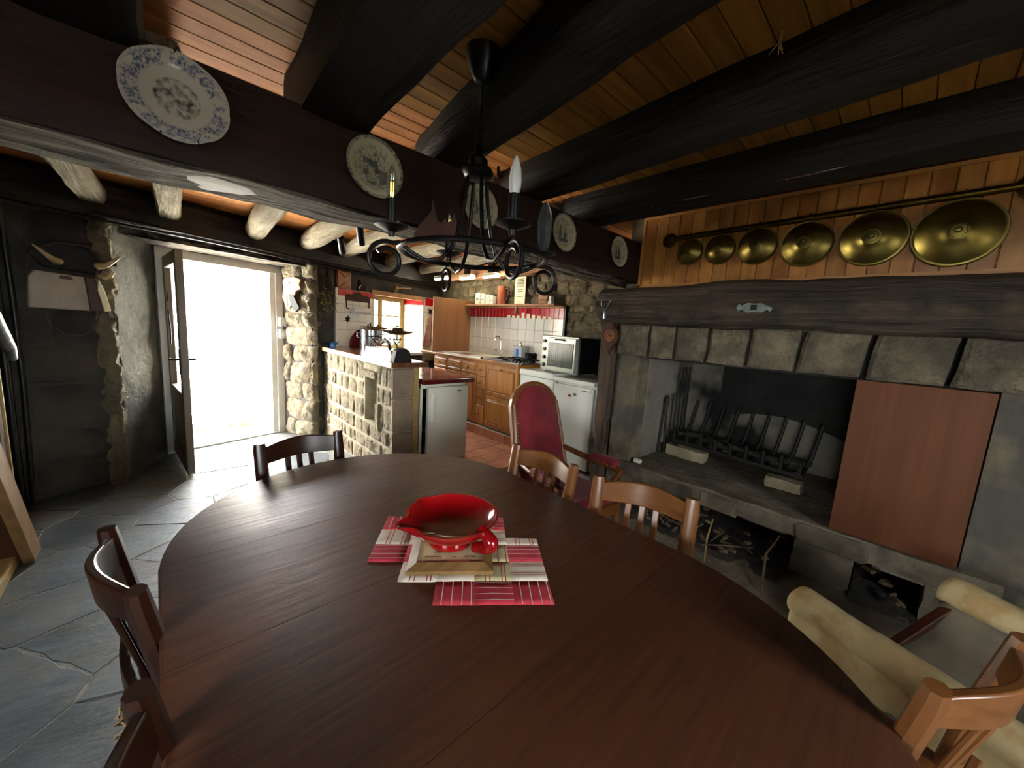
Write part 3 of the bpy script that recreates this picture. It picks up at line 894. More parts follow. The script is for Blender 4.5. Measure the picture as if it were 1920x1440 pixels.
for k in range(4):
    vv, ff = [], []
    prof_ = ((.012, .720), (.002, .724), (0, .731), (0, .741), (.002, .747), (.007, .750))
    for dr_, z in prof_:
        ring_ = leaf_pts(seams[k] + .0007, seams[k + 1] - .0007, TR - dr_)
        vv += [(*p, z) for p in ring_]
    nn_ = len(ring_)
    for q in range(len(prof_) - 1):
        for i in range(nn_):
            j = (i + 1) % nn_
            ff.append((q * nn_ + i, q * nn_ + j, q * nn_ + nn_ + j, q * nn_ + nn_ + i))
    ff += [tuple(range(nn_))[::-1], tuple(range((len(prof_) - 1) * nn_, len(prof_) * nn_))]
    MB().add(vv, ff).build('table_leaf', 'table_top', tab, smooth=True)
ap = MB()
n = 72
ring = []
for k in range(n):
    a = 2 * PI * k / n
    cy = TY1 if math.sin(a) > 0 else TY0
    ring.append((math.cos(a), math.sin(a), cy))
vo = [(TX + c * (TR - .085), cy + s_ * (TR - .085)) for c, s_, cy in ring]
vi = [(TX + c * (TR - .11), cy + s_ * (TR - .11)) for c, s_, cy in ring]
vv = [(*p, z) for z in (.64, .722) for p in vo] + [(*p, z) for z in (.64, .722) for p in vi]
ff = []
for k in range(n):
    j = (k + 1) % n
    ff += [(k, j, n + j, n + k), (2 * n + j, 2 * n + k, 3 * n + k, 3 * n + j), (j, k, 2 * n + k, 2 * n + j)]
ap.add(vv, ff).build('apron', 'table_side', tab, smooth=True)
lp = [(.022, 0), (.026, .03), (.018, .06), (.022, .2), (.032, .42), (.036, .5), (.028, .53), (.042, .55), (.042, .722)]
for x, y in ((.28, 1.65), (1.03, 1.65), (.28, .2), (1.03, .2), (.655, .92)):
    MB().lathe(lp, 16, Matrix.Translation((x, y, 0))).build('leg', 'table_side', tab, smooth=True)

# ------------------------------------------------------------------ dining chairs
def make_chair(wv, wh):
    t = thing('dining_chair', 'x', 'chair', world=False)
    for s_ in (-1, 1):
        pts = [(s_ * .18, .075, 0), (s_ * .185, .065, .22), (s_ * .188, .06, .45), (s_ * .19, .035, .66), (s_ * .192, .004, .84), (s_ * .193, 0, .875)]
        mb = MB()
        mb.tube(pts, [.019, .021, .024, .024, .023, .020], 8, flat=1.25)
        mb.build('back_post', wv, t, smooth=True)
        MB().tube([(s_ * .185, .42, 0), (s_ * .188, .42, .2), (s_ * .19, .42, .435)], [.014, .018, .021], 8, flat=1.1).build('leg', wv, t, smooth=True)
    def arc(z0, z1, b, th, tilt):
        vv, ff = [], []
        N_ = 14
        for i in range(N_ + 1):
            f = i / N_; x = -.182 + .364 * f
            y = -b * math.sin(PI * f) ** 1.2
            rise = .018 * math.sin(PI * f)
            for (dy, z) in ((0, z0), (th, z0), (th + tilt, z1 + rise), (tilt, z1 + rise)): vv.append((x, y + dy - th / 2 + .015, z))
        for i in range(N_):
            for k in range(4):
                a = i * 4 + k; b2 = i * 4 + (k + 1) % 4
                ff.append((a, a + 4, b2 + 4, b2))
        ff += [(0, 1, 2, 3), (N_ * 4 + 3, N_ * 4 + 2, N_ * 4 + 1, N_ * 4)]
        return MB().add(vv, ff)
    arc(.772, .852, .052, .022, -.012).build('top_rail', wh, t, smooth=True, bevel=.005)
    arc(.505, .54, .02, .02, 0).build('lower_rail', wh, t, smooth=True, bevel=.004)
    for x in (-.058, 0, .058):
        b = .052 * math.sin(PI * (x + .182) / .364) ** 1.2
        b0 = .02 * math.sin(PI * (x + .182) / .364) ** 1.2
        mb = MB()
        mb.bar((x, .05 - b0 * .6 - .012, .53), (x, .012 - b, .79), .026, .012, (0, 1, 0))
        mb.build('slat', wv, t, bevel=.003, seg=1)
    MB().prism([(-.20, .04), (.20, .04), (.215, .25), (.21, .45), (.15, .475), (-.15, .475), (-.21, .45), (-.215, .25)], .437, .462).build('seat', wh, t, bevel=.008)
    for a, b in (((-.19, .42), (.19, .42)), ((-.188, .06), (.188, .06)), ((-.19, .42), (-.188, .06)), ((.19, .42), (.188, .06))):
        MB().bar((*a, .40), (*b, .40), .05, .02, (0, 0, 1)).build('seat_rail', wh, t)
    for s_ in (-1, 1):
        MB().bar((s_ * .185, .07, .16), (s_ * .186, .42, .16), .022, .016).build('stretcher', wh, t)
    return t
ch_l = make_chair('chair_wood', 'chair_wood_h')
ch_d = make_chair('chair_dark', 'chair_dark_h')
spots = [
    (ch_d, .532, 2.135, 187.5, 'dark dining chair at the far end of the table, facing the camera'),
    (ch_l, 1.435, 1.235, 92, 'light oak dining chair pushed in beside the red armchair'),
    (ch_l, 1.482, .705, 107.6, 'honey coloured slatted dining chair in front of the wood niche'),
    (ch_l, 1.235, -.195, -21.8, 'dining chair at the lower right corner of the table'),
    (ch_d, -.095, 1.295, -80, 'dark curved-back dining chair left of the table, nearer the door'),
    (ch_d, -.035, .60, -85, 'dark dining chair at the lower left with a bit of twine'),
]
seen = set()
chairs = []
for src, x, y, a, lab in spots:
    if id(src) in seen: o = copy_tree(src)
    else: o = src; seen.add(id(src))
    o.location = (x, y, 0); o.rotation_euler = (0, 0, R(a))
    o['label'] = lab; o['group'] = 'dining chairs around the table'
    chairs.append(o)
tw = MB()
rr_ = random.Random(5)
TWc = Vector((-.062, .795, .845))
for q_ in range(5):
    pts = [TWc + Vector((rr_.uniform(-.02, .012), rr_.uniform(-.014, .014), -.011 * i + rr_.uniform(-.006, .006))) for i in range(6)]
    tw.tube(pts, .0022, 5)
o = tw.build('twine_bow', 'twine', smooth=True); tag(o, 'frayed bit of twine tied to the lower left chair', 'twine')

# ------------------------------------------------------------------ things on the table
CU, CV = Vector((.79, -.613, 0)), Vector((.613, .79, 0))
CO = Vector((.447, 1.076, .751))
cl = thing('patchwork_mat', 'red and cream checked patchwork mat with stepped edges under the bowl', 'table mat', CO)
def CP(u, v, z=0): return CO + CU * u + CV * v + Vector((0, 0, z))
cols = [(0, 3, 0), (-1, 4, 1), (-2, 4, 2), (-2, 3, 3), (-2, 1, 4)]
cr = random.Random(3)
for r0, r1, c in [(0, 3, 0), (-1, 4, 1), (-2, 4, 2), (-2, 3, 3), (-2, 1.45, 4)]:
    r = r0
    while r < r1 - .05:
        rn = min(r + 1, r1)
        u0, u1 = c * .1118, (c + 1) * .1118
        v0, v1 = r * .096, rn * .096
        def cell(a, b, u0=u0, u1=u1, v0=v0, v1=v1):
            u, v = u0 + (u1 - u0) * a, v0 + (v1 - v0) * b
            return CP(u, v, .0022 + .0016 * noise.noise(Vector((u * 22, v * 22, 1))))
        kind = (c * 2 + int(math.floor(r)) * 3) % 4
        mt = ['cloth_red', 'cloth_cream', 'cloth_red', 'cloth_cream'][kind]
        if (c, int(r)) in ((2, 0), (3, -1), (3, 0)): mt = 'cloth_beige'
        pc = MB().grid(cell, 4, 4).build('patch', mt, cl, smooth=True, solid=.002)
        # woven stripes of the patch
        st = MB()
        for t in ([.2, .45, .7, .93] if kind in (0, 2) else [.3, .42, .75, .85]):
            w_ = .012
            if kind in (0, 1): st.grid(lambda a, b: Vector(cell(a, t + (b - .5) * w_ * 2)) + Vector((0, 0, .0014)), 4, 1)
            else: st.grid(lambda a, b: Vector(cell(t + (b - .5) * w_ * 2, a)) + Vector((0, 0, .0014)), 4, 1)
        so = st.build('woven_stripe', 'cloth_stripe' if mt == 'cloth_red' else 'cloth_red', pc)
        r = rn
# framed tile as trivet
FU, FV = Vector((.80, -.60, 0)), Vector((.60, .80, 0))
FO = Vector((.505, .938, .757))
FM = frame(FO, FU, FV, (0, 0, 1))
tr = thing('framed_tile', 'gilt wooden framed tile with faded lettering under the red bowl', 'trivet', FO)
fr = MB()
W_, H_, b_ = .262, .225, .028
def mitre(p0, p1, q1, q0):
    v = [(*p0, 0), (*p1, 0), (*q1, 0), (*q0, 0), (*p0, .012), (*p1, .012), (*q1, .024), (*q0, .024)]
    fr.add(v, [(3, 2, 1, 0), (4, 5, 6, 7), (0, 1, 5, 4), (1, 2, 6, 5), (2, 3, 7, 6), (3, 0, 4, 7)], FM)
for a, b, c, d in (((0, 0), (W_, 0), (W_ - b_, b_), (b_, b_)), ((W_, 0), (W_, H_), (W_ - b_, H_ - b_), (W_ - b_, b_)), ((W_, H_), (0, H_), (b_, H_ - b_), (W_ - b_, H_ - b_)), ((0, H_), (0, 0), (b_, b_), (b_, H_ - b_))):
    mitre(a, b, c, d)
wd('gilt', '#8a6c40', '#6d5230', 'X', .35, .05)
fr.build('frame', 'gilt', tr)
pm('tile_cream', '#d8c9a0', '#c9b88c', (9, 9, 9), .2)
face = MB().box(b_ - .002, W_ - b_ + .002, b_ - .002, H_ - b_ + .002, 0, .018, FM).build('tile_face', 'tile_cream', tr)
ink = MB()
lr = random.Random(9)
for ln, (y0, segs) in enumerate(((.040, ((.05, .12), (.19, .225))), (.062, ((.05, .10), (.135, .15), (.175, .21))), (.085, ((.075, .125),)))):
    for x0, x1 in segs:
        pts = []
        k = int((x1 - x0) / .0028)
        for i in range(k + 1):
            pts.append(FM @ Vector((x0 + (x1 - x0) * i / k, y0 + (.006 if i % 2 else 0) * lr.uniform(.5, 1.4), .0186)))
        ink.tube(pts, .0009, 4)
ink.build('lettering', 'ink', face, world=False)
# red glazed bowl
BC = Vector((.697, .985, .781))
bw = thing('red_bowl', 'red glazed earthenware bowl with pinched spout and loop handle', 'bowl', BC)
def rimf(a):
    g = 1.0
    for c, am, w_ in ((R(168), .20, .16), (R(100), .07, .12)):
        d = (a - c + PI) % (2 * PI) - PI
        g += am * math.exp(-(d / w_) ** 2) - am * .35 * math.exp(-(abs(d) - .36) ** 2 / .03)
    return g
pr_o = [(.0, .0), (.075, .0), (.078, .012), (.07, .022), (.10, .038), (.135, .060), (.153, .085), (.158, .096)]
pr_i = [(.150, .096), (.144, .084), (.12, .062), (.085, .044), (.04, .036), (0, .035)]
v, fs = [], []
prof = pr_o + pr_i
nn = 64
for k in range(nn):
    a = 2 * PI * k / nn
    for r_, z in prof:
        f = max(0, (z - .03) / .066)
        g = 1 + (rimf(a) - 1) * f ** 1.5
        dz = -.012 * f * max(0, rimf(a) - 1.1) * 6
        v.append((r_ * g * math.cos(a), r_ * g * math.sin(a), z + dz))
m_ = len(prof)
for k in range(nn):
    k2 = (k + 1) % nn
    for i in range(m_ - 1): fs.append((k * m_ + i, k2 * m_ + i, k2 * m_ + i + 1, k * m_ + i + 1))
MB().add(v, fs, Matrix.Translation(BC)).build('body', 'red_glaze', bw, smooth=True)
ha = R(-80)
hd = Vector((math.cos(ha), math.sin(ha), 0)); hp = Vector((-hd.y, hd.x, 0))
pts = [BC + hd * (.128 + .058 * math.sin(PI * t / 12) - .02 * t / 12) + Vector((0, 0, .090 - .072 * t / 12)) for t in range(13)]
MB().tube(pts, [.017 + .006 * math.sin(PI * i / 12) for i in range(13)], 10, flat=1.0).build('handle', 'red_glaze', bw, smooth=True)
# small note of cloth beside the frame
# ------------------------------------------------------------------ chandelier
CX, CY = .89, 1.185
cd_ = thing('chandelier', 'black wrought iron chandelier with four candle lights on a ring', 'chandelier', (CX, CY, 1.66))
def CHP(a, r, z): return Vector((CX + r * math.cos(a), CY + r * math.sin(a), z))
MB().lathe([(0, 2.465), (.062, 2.465), (.06, 2.44), (.045, 2.40), (.03, 2.365), (.012, 2.352), (0, 2.352)], 20, Matrix.Translation((CX, CY, 0))).build('ceiling_canopy', 'black_plastic', cd_, smooth=True)
MB().tube([(CX, CY, 2.36), (CX + .002, CY, 2.28), (CX - .004, CY, 2.2), (CX, CY, 2.13)], .006, 6).build('suspension_cord', 'black_plastic', cd_, smooth=True)
MB().tube([(CX + .005, CY, 2.25), (CX + .014, CY, 2.21), (CX + .014, CY, 2.16), (CX + .002, CY, 2.13)], .0035, 6).build('cord_loop', 'black_plastic', cd_, smooth=True)
hub = MB().lathe([(0, 2.035), (.035, 2.035), (.05, 2.045), (.057, 2.06), (.05, 2.072), (.035, 2.078), (.035, 2.10), (.022, 2.112), (.015, 2.12), (.015, 2.15), (.008, 2.155), (0, 2.155)], 24, Matrix.Translation((CX, CY, 0))).build('hub', 'black_metal', cd_, smooth=True)
ring = MB().tube([CHP(2 * PI * k / 64, .27, 1.765) for k in range(64)], .010, 8, closed=True).build('ring', 'black_metal', cd_, smooth=True)
angs = [R(165), R(255), R(345), R(75)]
for a in angs:
    ar = [CHP(a, .035, 2.05), CHP(a, .045, 1.95), CHP(a, .065, 1.85), CHP(a, .09, 1.78), CHP(a, .13, 1.735), CHP(a, .185, 1.725), CHP(a, .235, 1.745), CHP(a, .27, 1.768)]
    MB().tube(ar, .0075, 8).build('support_rod', 'black_metal', cd_, smooth=True)
    sc_ = []
    for i in range(26):       # outer scroll
        t = i / 25
        an = R(110) - R(430) * t
        rad = .062 * (1 - .42 * t)
        sc_.append(CHP(a, .318 + rad * math.cos(an) , 1.708 + rad * math.sin(an)))
    sc_ = [CHP(a, .27, 1.772)] + sc_
    MB().tube(sc_, .0078, 8).build('scroll', 'black_metal', cd_, smooth=True)
    MB().lathe([(0, 1.785), (.01, 1.785), (.012, 1.80), (.02, 1.803), (.056, 1.818), (.056, 1.822), (.02, 1.812), (0, 1.812)], 20, Matrix.Translation(CHP(a, .302, 0))).build('drip_pan', 'black_metal', cd_, smooth=True)
    MB().lathe([(0, 1.812), (.0165, 1.812), (.0165, 1.905), (0, 1.905)], 16, Matrix.Translation(CHP(a, .302, 0))).build('candle_tube', 'black_plastic', cd_, smooth=True)
# bulbs: one opal, the others clear, one still wrapped
bp_ = [(0, 1.903), (.013, 1.903), (.0185, 1.925), (.0195, 1.945), (.016, 1.975), (.009, 2.0), (.003, 2.012), (0, 2.013)]
for k, a in enumerate(angs):
    T = Matrix.Translation(CHP(a, .302, 0))
    o = MB().lathe(bp_, 18, T).build('bulb', ['bulb_glass', 'bulb_white', 'plastic_wrap', 'bulb_glass'][k], cd_, smooth=True)
    o['label'] = ['clear filament candle bulb', 'opal white candle bulb', 'bulb in crumpled clear wrapping', 'clear filament candle bulb'][k]
    if k in (0, 3):
        f_ = MB()
        for dx, dy in ((.005, 0), (-.005, 0), (0, .005)): f_.tube([CHP(a, .302, 1.915) + Vector((dx, dy, 0)), CHP(a, .302, 1.96) + Vector((dx, dy, 0))], .0016, 6)
        f_.build('filament', 'filament', o, world=False)
    if k == 2:
        wr_ = MB().lathe([(.014, 1.83), (.022, 1.86), (.026, 1.92), (.027, 1.95), (.02, 1.985), (.006, 2.02)], 14, T, rf=lambda x: 1 + .18 * math.sin(5 * x)).build('wrapping', 'plastic_wrap', o, smooth=True, world=False)
# cut sheet iron silhouette standing on the ring
sil = [(-.12, 0), (-.125, .05), (-.11, .085), (-.095, .055), (-.075, .05), (-.06, .07), (-.04, .05), (-.02, .055), (0, .10), (.012, .145), (.02, .10), (.05, .075), (.085, .05), (.12, .012), (.11, -.01), (.04, -.015), (0, -.03), (-.03, -.018), (-.06, -.032), (-.09, -.012)]
a0 = R(205)
SM = frame(CHP(a0, .266, 1.775), (-math.sin(a0), math.cos(a0), 0), (0, 0, 1), (math.cos(a0), math.sin(a0), 0))
MB().prism([(-x * .62, y * .72) for x, y in sil], -.002, .002, SM).build('sheet_iron_silhouette', 'rust', cd_)
# flex from canopy over the beam
MB().tube([(CX + .03, CY + .04, 2.452), (1.0, 1.10, 2.46), (1.03, 1.25, 2.44), (1.06, 1.45, 2.42), (1.09, 1.60, 2.40), (1.05, 1.63, 2.34), (1.07, 1.645, 2.28)], .006, 6).build('feed_cable', 'black_plastic', cd_, smooth=True)

# ------------------------------------------------------------------ plates on the crossbeam
def plate_mat(name, style):
    m = bpy.data.materials.new(name); m.use_nodes = True
    nt = m.node_tree; N, L = nt.nodes, nt.links
    b = N['Principled BSDF']; b.inputs['Roughness'].default_value = .16
    tc = N.new('ShaderNodeTexCoord'); ln = N.new('ShaderNodeVectorMath'); ln.operation = 'LENGTH'
    mp = N.new('ShaderNodeMapping'); mp.inputs['Scale'].default_value = (1, 1, 0)
    L.new(tc.outputs['Object'], mp.inputs[0]); L.new(mp.outputs[0], ln.inputs[0])
    def band(stops):
        r = N.new('ShaderNodeValToRGB'); cr_ = r.color_ramp
        while len(cr_.elements) > 1: cr_.elements.remove(cr_.elements[-1])
        cr_.elements[0].position = stops[0][0]; g = stops[0][1]; cr_.elements[0].color = (g, g, g, 1)
        for p, g in stops[1:]:
            e = cr_.elements.new(p); e.color = (g, g, g, 1)
        mu = N.new('ShaderNodeMath'); mu.operation = 'MULTIPLY'; mu.inputs[1].default_value = 7.0
        L.new(ln.outputs['Value'], mu.inputs[0]); L.new(mu.outputs[0], r.inputs[0])
        return r.outputs[0]
    def nmask(s, lo, hi):
        n_ = N.new('ShaderNodeTexNoise'); n_.inputs['Scale'].default_value = s; n_.inputs['Detail'].default_value = 5
        L.new(tc.outputs['Object'], n_.inputs['Vector'])
        r = N.new('ShaderNodeMapRange'); r.inputs[1].default_value = lo; r.inputs[2].default_value = hi
        L.new(n_.outputs['Fac'], r.inputs[0]); return r.outputs[0]
    def mixc(fac, a, bcol):
        mx = N.new('ShaderNodeMix'); mx.data_type = 'RGBA'
        L.new(fac, mx.inputs[0])
        if isinstance(a, tuple): mx.inputs[6].default_value = a
        else: L.new(a, mx.inputs[6])
        mx.inputs[7].default_value = bcol
        return mx.outputs[2]
    def mulf(a, b2):
        m2 = N.new('ShaderNodeMath'); m2.operation = 'MULTIPLY'; L.new(a, m2.inputs[0]); L.new(b2, m2.inputs[1]); return m2.outputs[0]
    if style == 'blue':
        col = mixc(mulf(band([(0, 0), (.56, 0), (.62, 1), (.80, 1), (.86, .3)]), mulf(nmask(48, .40, .50), nmask(150, .36, .60))), lin('#d2cbbb'), lin('#5a6688'))
        col = mixc(mulf(band([(0, 1), (.36, 1), (.40, 0)]), nmask(50, .40, .66)), col, lin('#4b4c4c'))
    else:
        col = mixc(mulf(band([(0, .9), (.55, .8), (.66, 0)]), nmask(80, .42, .64)), lin('#c9c3a4'), lin('#6b6a5c'))
        col = mixc(mulf(band([(0, 0), (.72, 0), (.76, 1), (.86, 1), (.9, .2)]), nmask(90, .3, .6)), col, lin('#6f7566'))
    L.new(col, b.inputs['Base Color'])
    MATS[name] = m
plate_mat('plate_blue', 'blue'); plate_mat('plate_scene', 'scene')
def plate(x, z, r, mat, lab, sc=0.0, figs=(), y=1.622):
    t = thing('decorative_plate', lab, 'plate', (x, y, z), 0, 'plates hung along the crossbeam', world=False)
    t.rotation_euler = (R(90) + R(-4), 0, 0)
    rf = (lambda a: 1 + sc * abs(math.sin(a * 3)) - sc * .3 * math.exp(-((((a * 6 / PI) % 2) - 1) / .2) ** 2)) if sc else None
    k = r / .125
    MB().lathe([(0, -.006), (.06 * k, -.006), (.07 * k, .0), (.123 * k, .014), (.125 * k, .018), (.121 * k, .018), (.085 * k, .007), (.07 * k, .001), (0, .0005)], 60, rf=rf).build('dish', mat, t, smooth=True)
    if figs:
        f = MB()
        for poly in figs: f.prism([(px * k, py * k) for px, py in poly], .0012, .0016 + .006 * 0)
        f.build('printed_figures', 'china_print', t)
    for a in (90, 250, 290):
        c, s_ = math.cos(R(a)) * r, math.sin(R(a)) * r
        MB().tube([(c * .96, s_ * .96, .021), (c * 1.02, s_ * 1.02, .022), (c * 1.03, s_ * 1.03, .0)], .0018, 6).build('wire_hook', 'iron', t)
    return t
def man(x, h, w_=.012):
    return [(x - w_, -.04), (x + w_, -.04), (x + w_ * 1.2, -.04 + h * .55), (x + w_ * .6, -.04 + h * .75), (x + w_ * .5, -.04 + h), (x - w_ * .5, -.04 + h), (x - w_ * .7, -.04 + h * .75), (x - w_ * 1.1, -.04 + h * .5)]
plate(.085, 2.122, .125, 'plate_blue', 'scalloped blue flowered plate with grey landscape, largest on the crossbeam', .03)
plate(.69, 2.118, .118, 'plate_scene', 'cream picture plate of a woman in a wide bow headdress', figs=[
    [(-.05, .04), (-.005, .03), (.012, .035), (.014, .01), (-.01, .0), (-.028, .012), (-.048, .012)], [(.0, .02), (.016, .02), (.02, -.02), (.0, -.02)],
    [(-.004, .05), (.012, .05), (.014, .065), (.0, .066)], [(.022, .0), (.06, .0), (.05, -.06), (.022, -.065)], [(-.05, -.015), (-.03, -.01), (-.022, -.03), (-.045, -.035)], [(-.035, -.06), (.0, -.055), (.01, -.07), (-.03, -.075)]])
plate(1.237, 2.106, .11, 'plate_scene', 'cream picture plate half hidden behind the chandelier rods', figs=[man(-.02, .07), man(.02, .065)])
plate(1.905, 2.122, .115, 'plate_scene', 'cream picture plate of two standing figures', figs=[man(-.03, .085), man(.025, .075), [(-.06, -.06), (.06, -.06), (.05, -.035), (-.05, -.035)]])
plate(2.545, 2.122, .11, 'plate_scene', 'small oval-looking picture plate nearest the pine panelling', figs=[man(-.022, .08), man(.02, .085), [(-.06, -.06), (.06, -.06), (.05, -.035), (-.05, -.035)]])

# ------------------------------------------------------------------ brass lids on their rail
rl = thing('brass_rail', 'long brass rail with scalloped end plates above the mantel', 'rail', (2.88, .6, 2.24))
MB().tube([(2.885, 1.40, 2.252), (2.885, -.24, 2.285)], .019, 12).build('rail', 'brass_dark', rl, smooth=True)
for y, z, r in ((1.40, 2.245, .05), (-.27, 2.29, .062)):
    MB().lathe([(0, 0), (r, 0), (r, .006), (r * .6, .014), (r * .25, .010), (0, .016)], 48, frame((2.90, y, z), (0, 1, 0), (0, 0, 1), (-1, 0, 0)), rf=lambda a: 1 + .10 * abs(math.sin(a * 6))).build('end_plate', 'brass_dark', rl, smooth=True)
lids = [(1.235, 2.145, .092, 'smallest'), (1.03, 2.142, .100, 'second smallest'), (.805, 2.138, .116, 'third smallest'), (.543, 2.122, .132, 'third largest'), (.250, 2.116, .146, 'second largest'), (-.055, 2.104, .160, 'largest')]
for k, (y, z, r, nm) in enumerate(lids):
    t = thing('brass_lid', nm + ' of the six domed brass pan covers hanging from the rail', 'cover', (2.88, y, z - r), 0, 'brass covers on the rail')
    M = frame((2.885, y, z), (0, 1, 0), (0, 0, 1), (-1, 0, 0))
    MB().lathe([(r, -.008), (r, .004), (r * .985, .009), (r * .93, .008), (r * .90, .011), (r * .75, .028), (r * .5, .045), (r * .30, .052), (r * .27, .057), (r * .2, .058), (r * .18, .054), (0, .056)], 56, M).build('dome', 'brass', t, smooth=True)
    MB().lathe([(0, .05), (.008, .05), (.007, .062), (.013, .068), (.014, .075), (.009, .082), (0, .083)], 16, M).build('knob', 'brass', t, smooth=True)
    MB().tube([M @ Vector((.0, r - .01, .004)), M @ Vector((0, r + .012, .012)), M @ Vector((0, r + .03, .02)), M @ Vector((0, r + .04, .008)), M @ Vector((0, r + .03, -.005))], .0035, 6).build('hanging_ring', 'brass_dark', t, smooth=True)
# metal rod stored along the beam
sp_ = thing('roasting_spit', 'thin steel roasting spit stored along the last black beam', 'spit', (2.21, .8, 2.29))
MB().tube([(2.21, 1.375, 2.29), (2.21, .36, 2.29)], .009, 8).build('rod', 'steel', sp_, smooth=True)
MB().tube([(2.20, .55, 2.283), (2.20, .44, 2.280), (2.205, .36, 2.285), (2.21, .27, 2.29)], .004, 6).build('fork', 'steel', sp_, smooth=True)
MB().tube([(2.22, 1.30, 2.283), (2.235, .95, 2.268), (2.23, .68, 2.275), (2.21, .55, 2.288)], .0025, 6).build('wire', 'iron', sp_, smooth=True)
for y in (1.2, .53): MB().tube([(2.21 + .016 * math.cos(k * PI / 6), y, 2.29 + .016 * math.sin(k * PI / 6)) for k in range(12)], .004, 6, closed=True).build('clamp', 'steel', sp_, smooth=True)
# ------------------------------------------------------------------ stone bar between room and kitchen
bar = thing('stone_bar', 'rubble stone bar counter wall with a small niche and wooden top', 'bar counter', (1.65, 4.1, 0))
MB().box(1.53, 1.78, 3.14, 3.488, 0, 1.10).box(1.53, 1.78, 3.77, 5.07, 0, 1.10).box(1.53, 1.78, 3.488, 3.77, 0, .50).box(1.53, 1.78, 3.488, 3.77, .94, 1.10).box(1.66, 1.78, 3.488, 3.77, .5, .94).build('core', 'bar_mortar', bar)
BFm = frame((1.53, 5.04, 0), (0, -1, 0), (0, 0, 1), (-1, 0, 0))
stones(None, BFm, 0, 1.90, 0, 1.10, (.11, .24), (.08, .28), 'bar_stone', proud=(.006, .016), gap=.014, seed=53, holes=((1.26, 1.57, .49, .95),), dome=8, rgh=.03, jit=.2, dep=.004, pw=12, rnd_c=.05)
for o in list(C.objects):
    if o.name.split('.')[0] == 'stone' and o.parent is None:
        o.parent = bar; o.matrix_parent_inverse = parent_mat(bar).inverted()
# arched stones round the niche
for a in (((1.25, .95), (1.58, .95), (1.56, 1.02), (1.27, 1.02)), ((1.575, .46), (1.645, .46), (1.645, .72), (1.575, .72))):
    MB().prism(a, -.02, .03, BFm, .012).build('niche_stone', 'bar_stone', bar)
EF = frame((1.52, 3.14, 0), (1, 0, 0), (0, 0, 1), (0, -1, 0))
for z0, z1 in ((0, .18), (.18, .50), (.50, .82), (.82, 1.10)):
    p = stone_poly(0.0, .20 if z0 < .9 else .21, z0 + .008, z1 - .008, rnd, .05, .06)
    MB().prism(p, -.02, .022, EF, .012).build('corner_stone', 'bar_end', bar)
MB().box(.20, .255, 0, 1.10, -.02, .012, EF).build('wooden_edge', 'pine_pale', bar)
MB().box(1.485, 1.85, 3.085, 5.05, 1.105, 1.150).build('bar_top', 'bar_top', bar, bevel=.004)
MB().box(1.478, 1.487, 3.085, 5.05, 1.106, 1.149).build('edge_strip', 'bar_edge', bar)

# counter and small refrigerator behind the bar
ct = thing('tiled_counter', 'burgundy tiled counter top over the small refrigerator', 'counter', (2.1, 3.6, .93))
MB().box(1.80, 2.40, 3.08, 4.92, .938, .982).build('top_slab', 'burgundy', ct, bevel=.008)
tm2 = MB().box(-.07, .07, -.07, .07, 0, .006).mesh('counter_tile')
for i in range(4):
    for j in range(12):
        o = link('counter_tile', tm2, 'burgundy_tile', ct, bevel=.002, seg=1, world=False)
        o.matrix_parent_inverse = parent_mat(ct).inverted(); o.location = (1.882 + i * .146, 3.17 + j * .146, .982)
MB().box(1.80, 2.36, 3.65, 4.90, .13, .938).build('base_cupboard', 'enamel_warm', ct)
f2 = thing('small_refrigerator', 'small white refrigerator standing ajar under the burgundy counter', 'refrigerator', (2.1, 3.3, .13))
MB().box(1.82, 1.85, 3.18, 3.64, .13, .925).box(2.30, 2.335, 3.18, 3.64, .13, .925).box(1.82, 2.335, 3.6, 3.64, .13, .925).box(1.82, 2.335, 3.18, 3.64, .13, .16).box(1.82, 2.335, 3.16, 3.64, .89, .936).build('cabinet', 'enamel_warm', f2)
MB().box(1.85, 2.3, 3.2, 3.6, .5, .51).box(1.85, 2.3, 3.2, 3.6, .7, .71).box(1.85, 2.3, 3.2, 3.6, .3, .31).build('shelf', 'dark_glass', f2)
d2 = MB().box(1.875, 2.34, 3.105, 3.155, .14, .905).build('door', 'enamel_warm', f2, bevel=.008)
MB().box(1.885, 1.93, 3.085, 3.106, .56, .84).build('handle', 'enamel', d2, bevel=.008, world=False)
MB().box(2.20, 2.245, 3.098, 3.106, .852, .862).build('badge', 'brass_dark', d2, world=False)

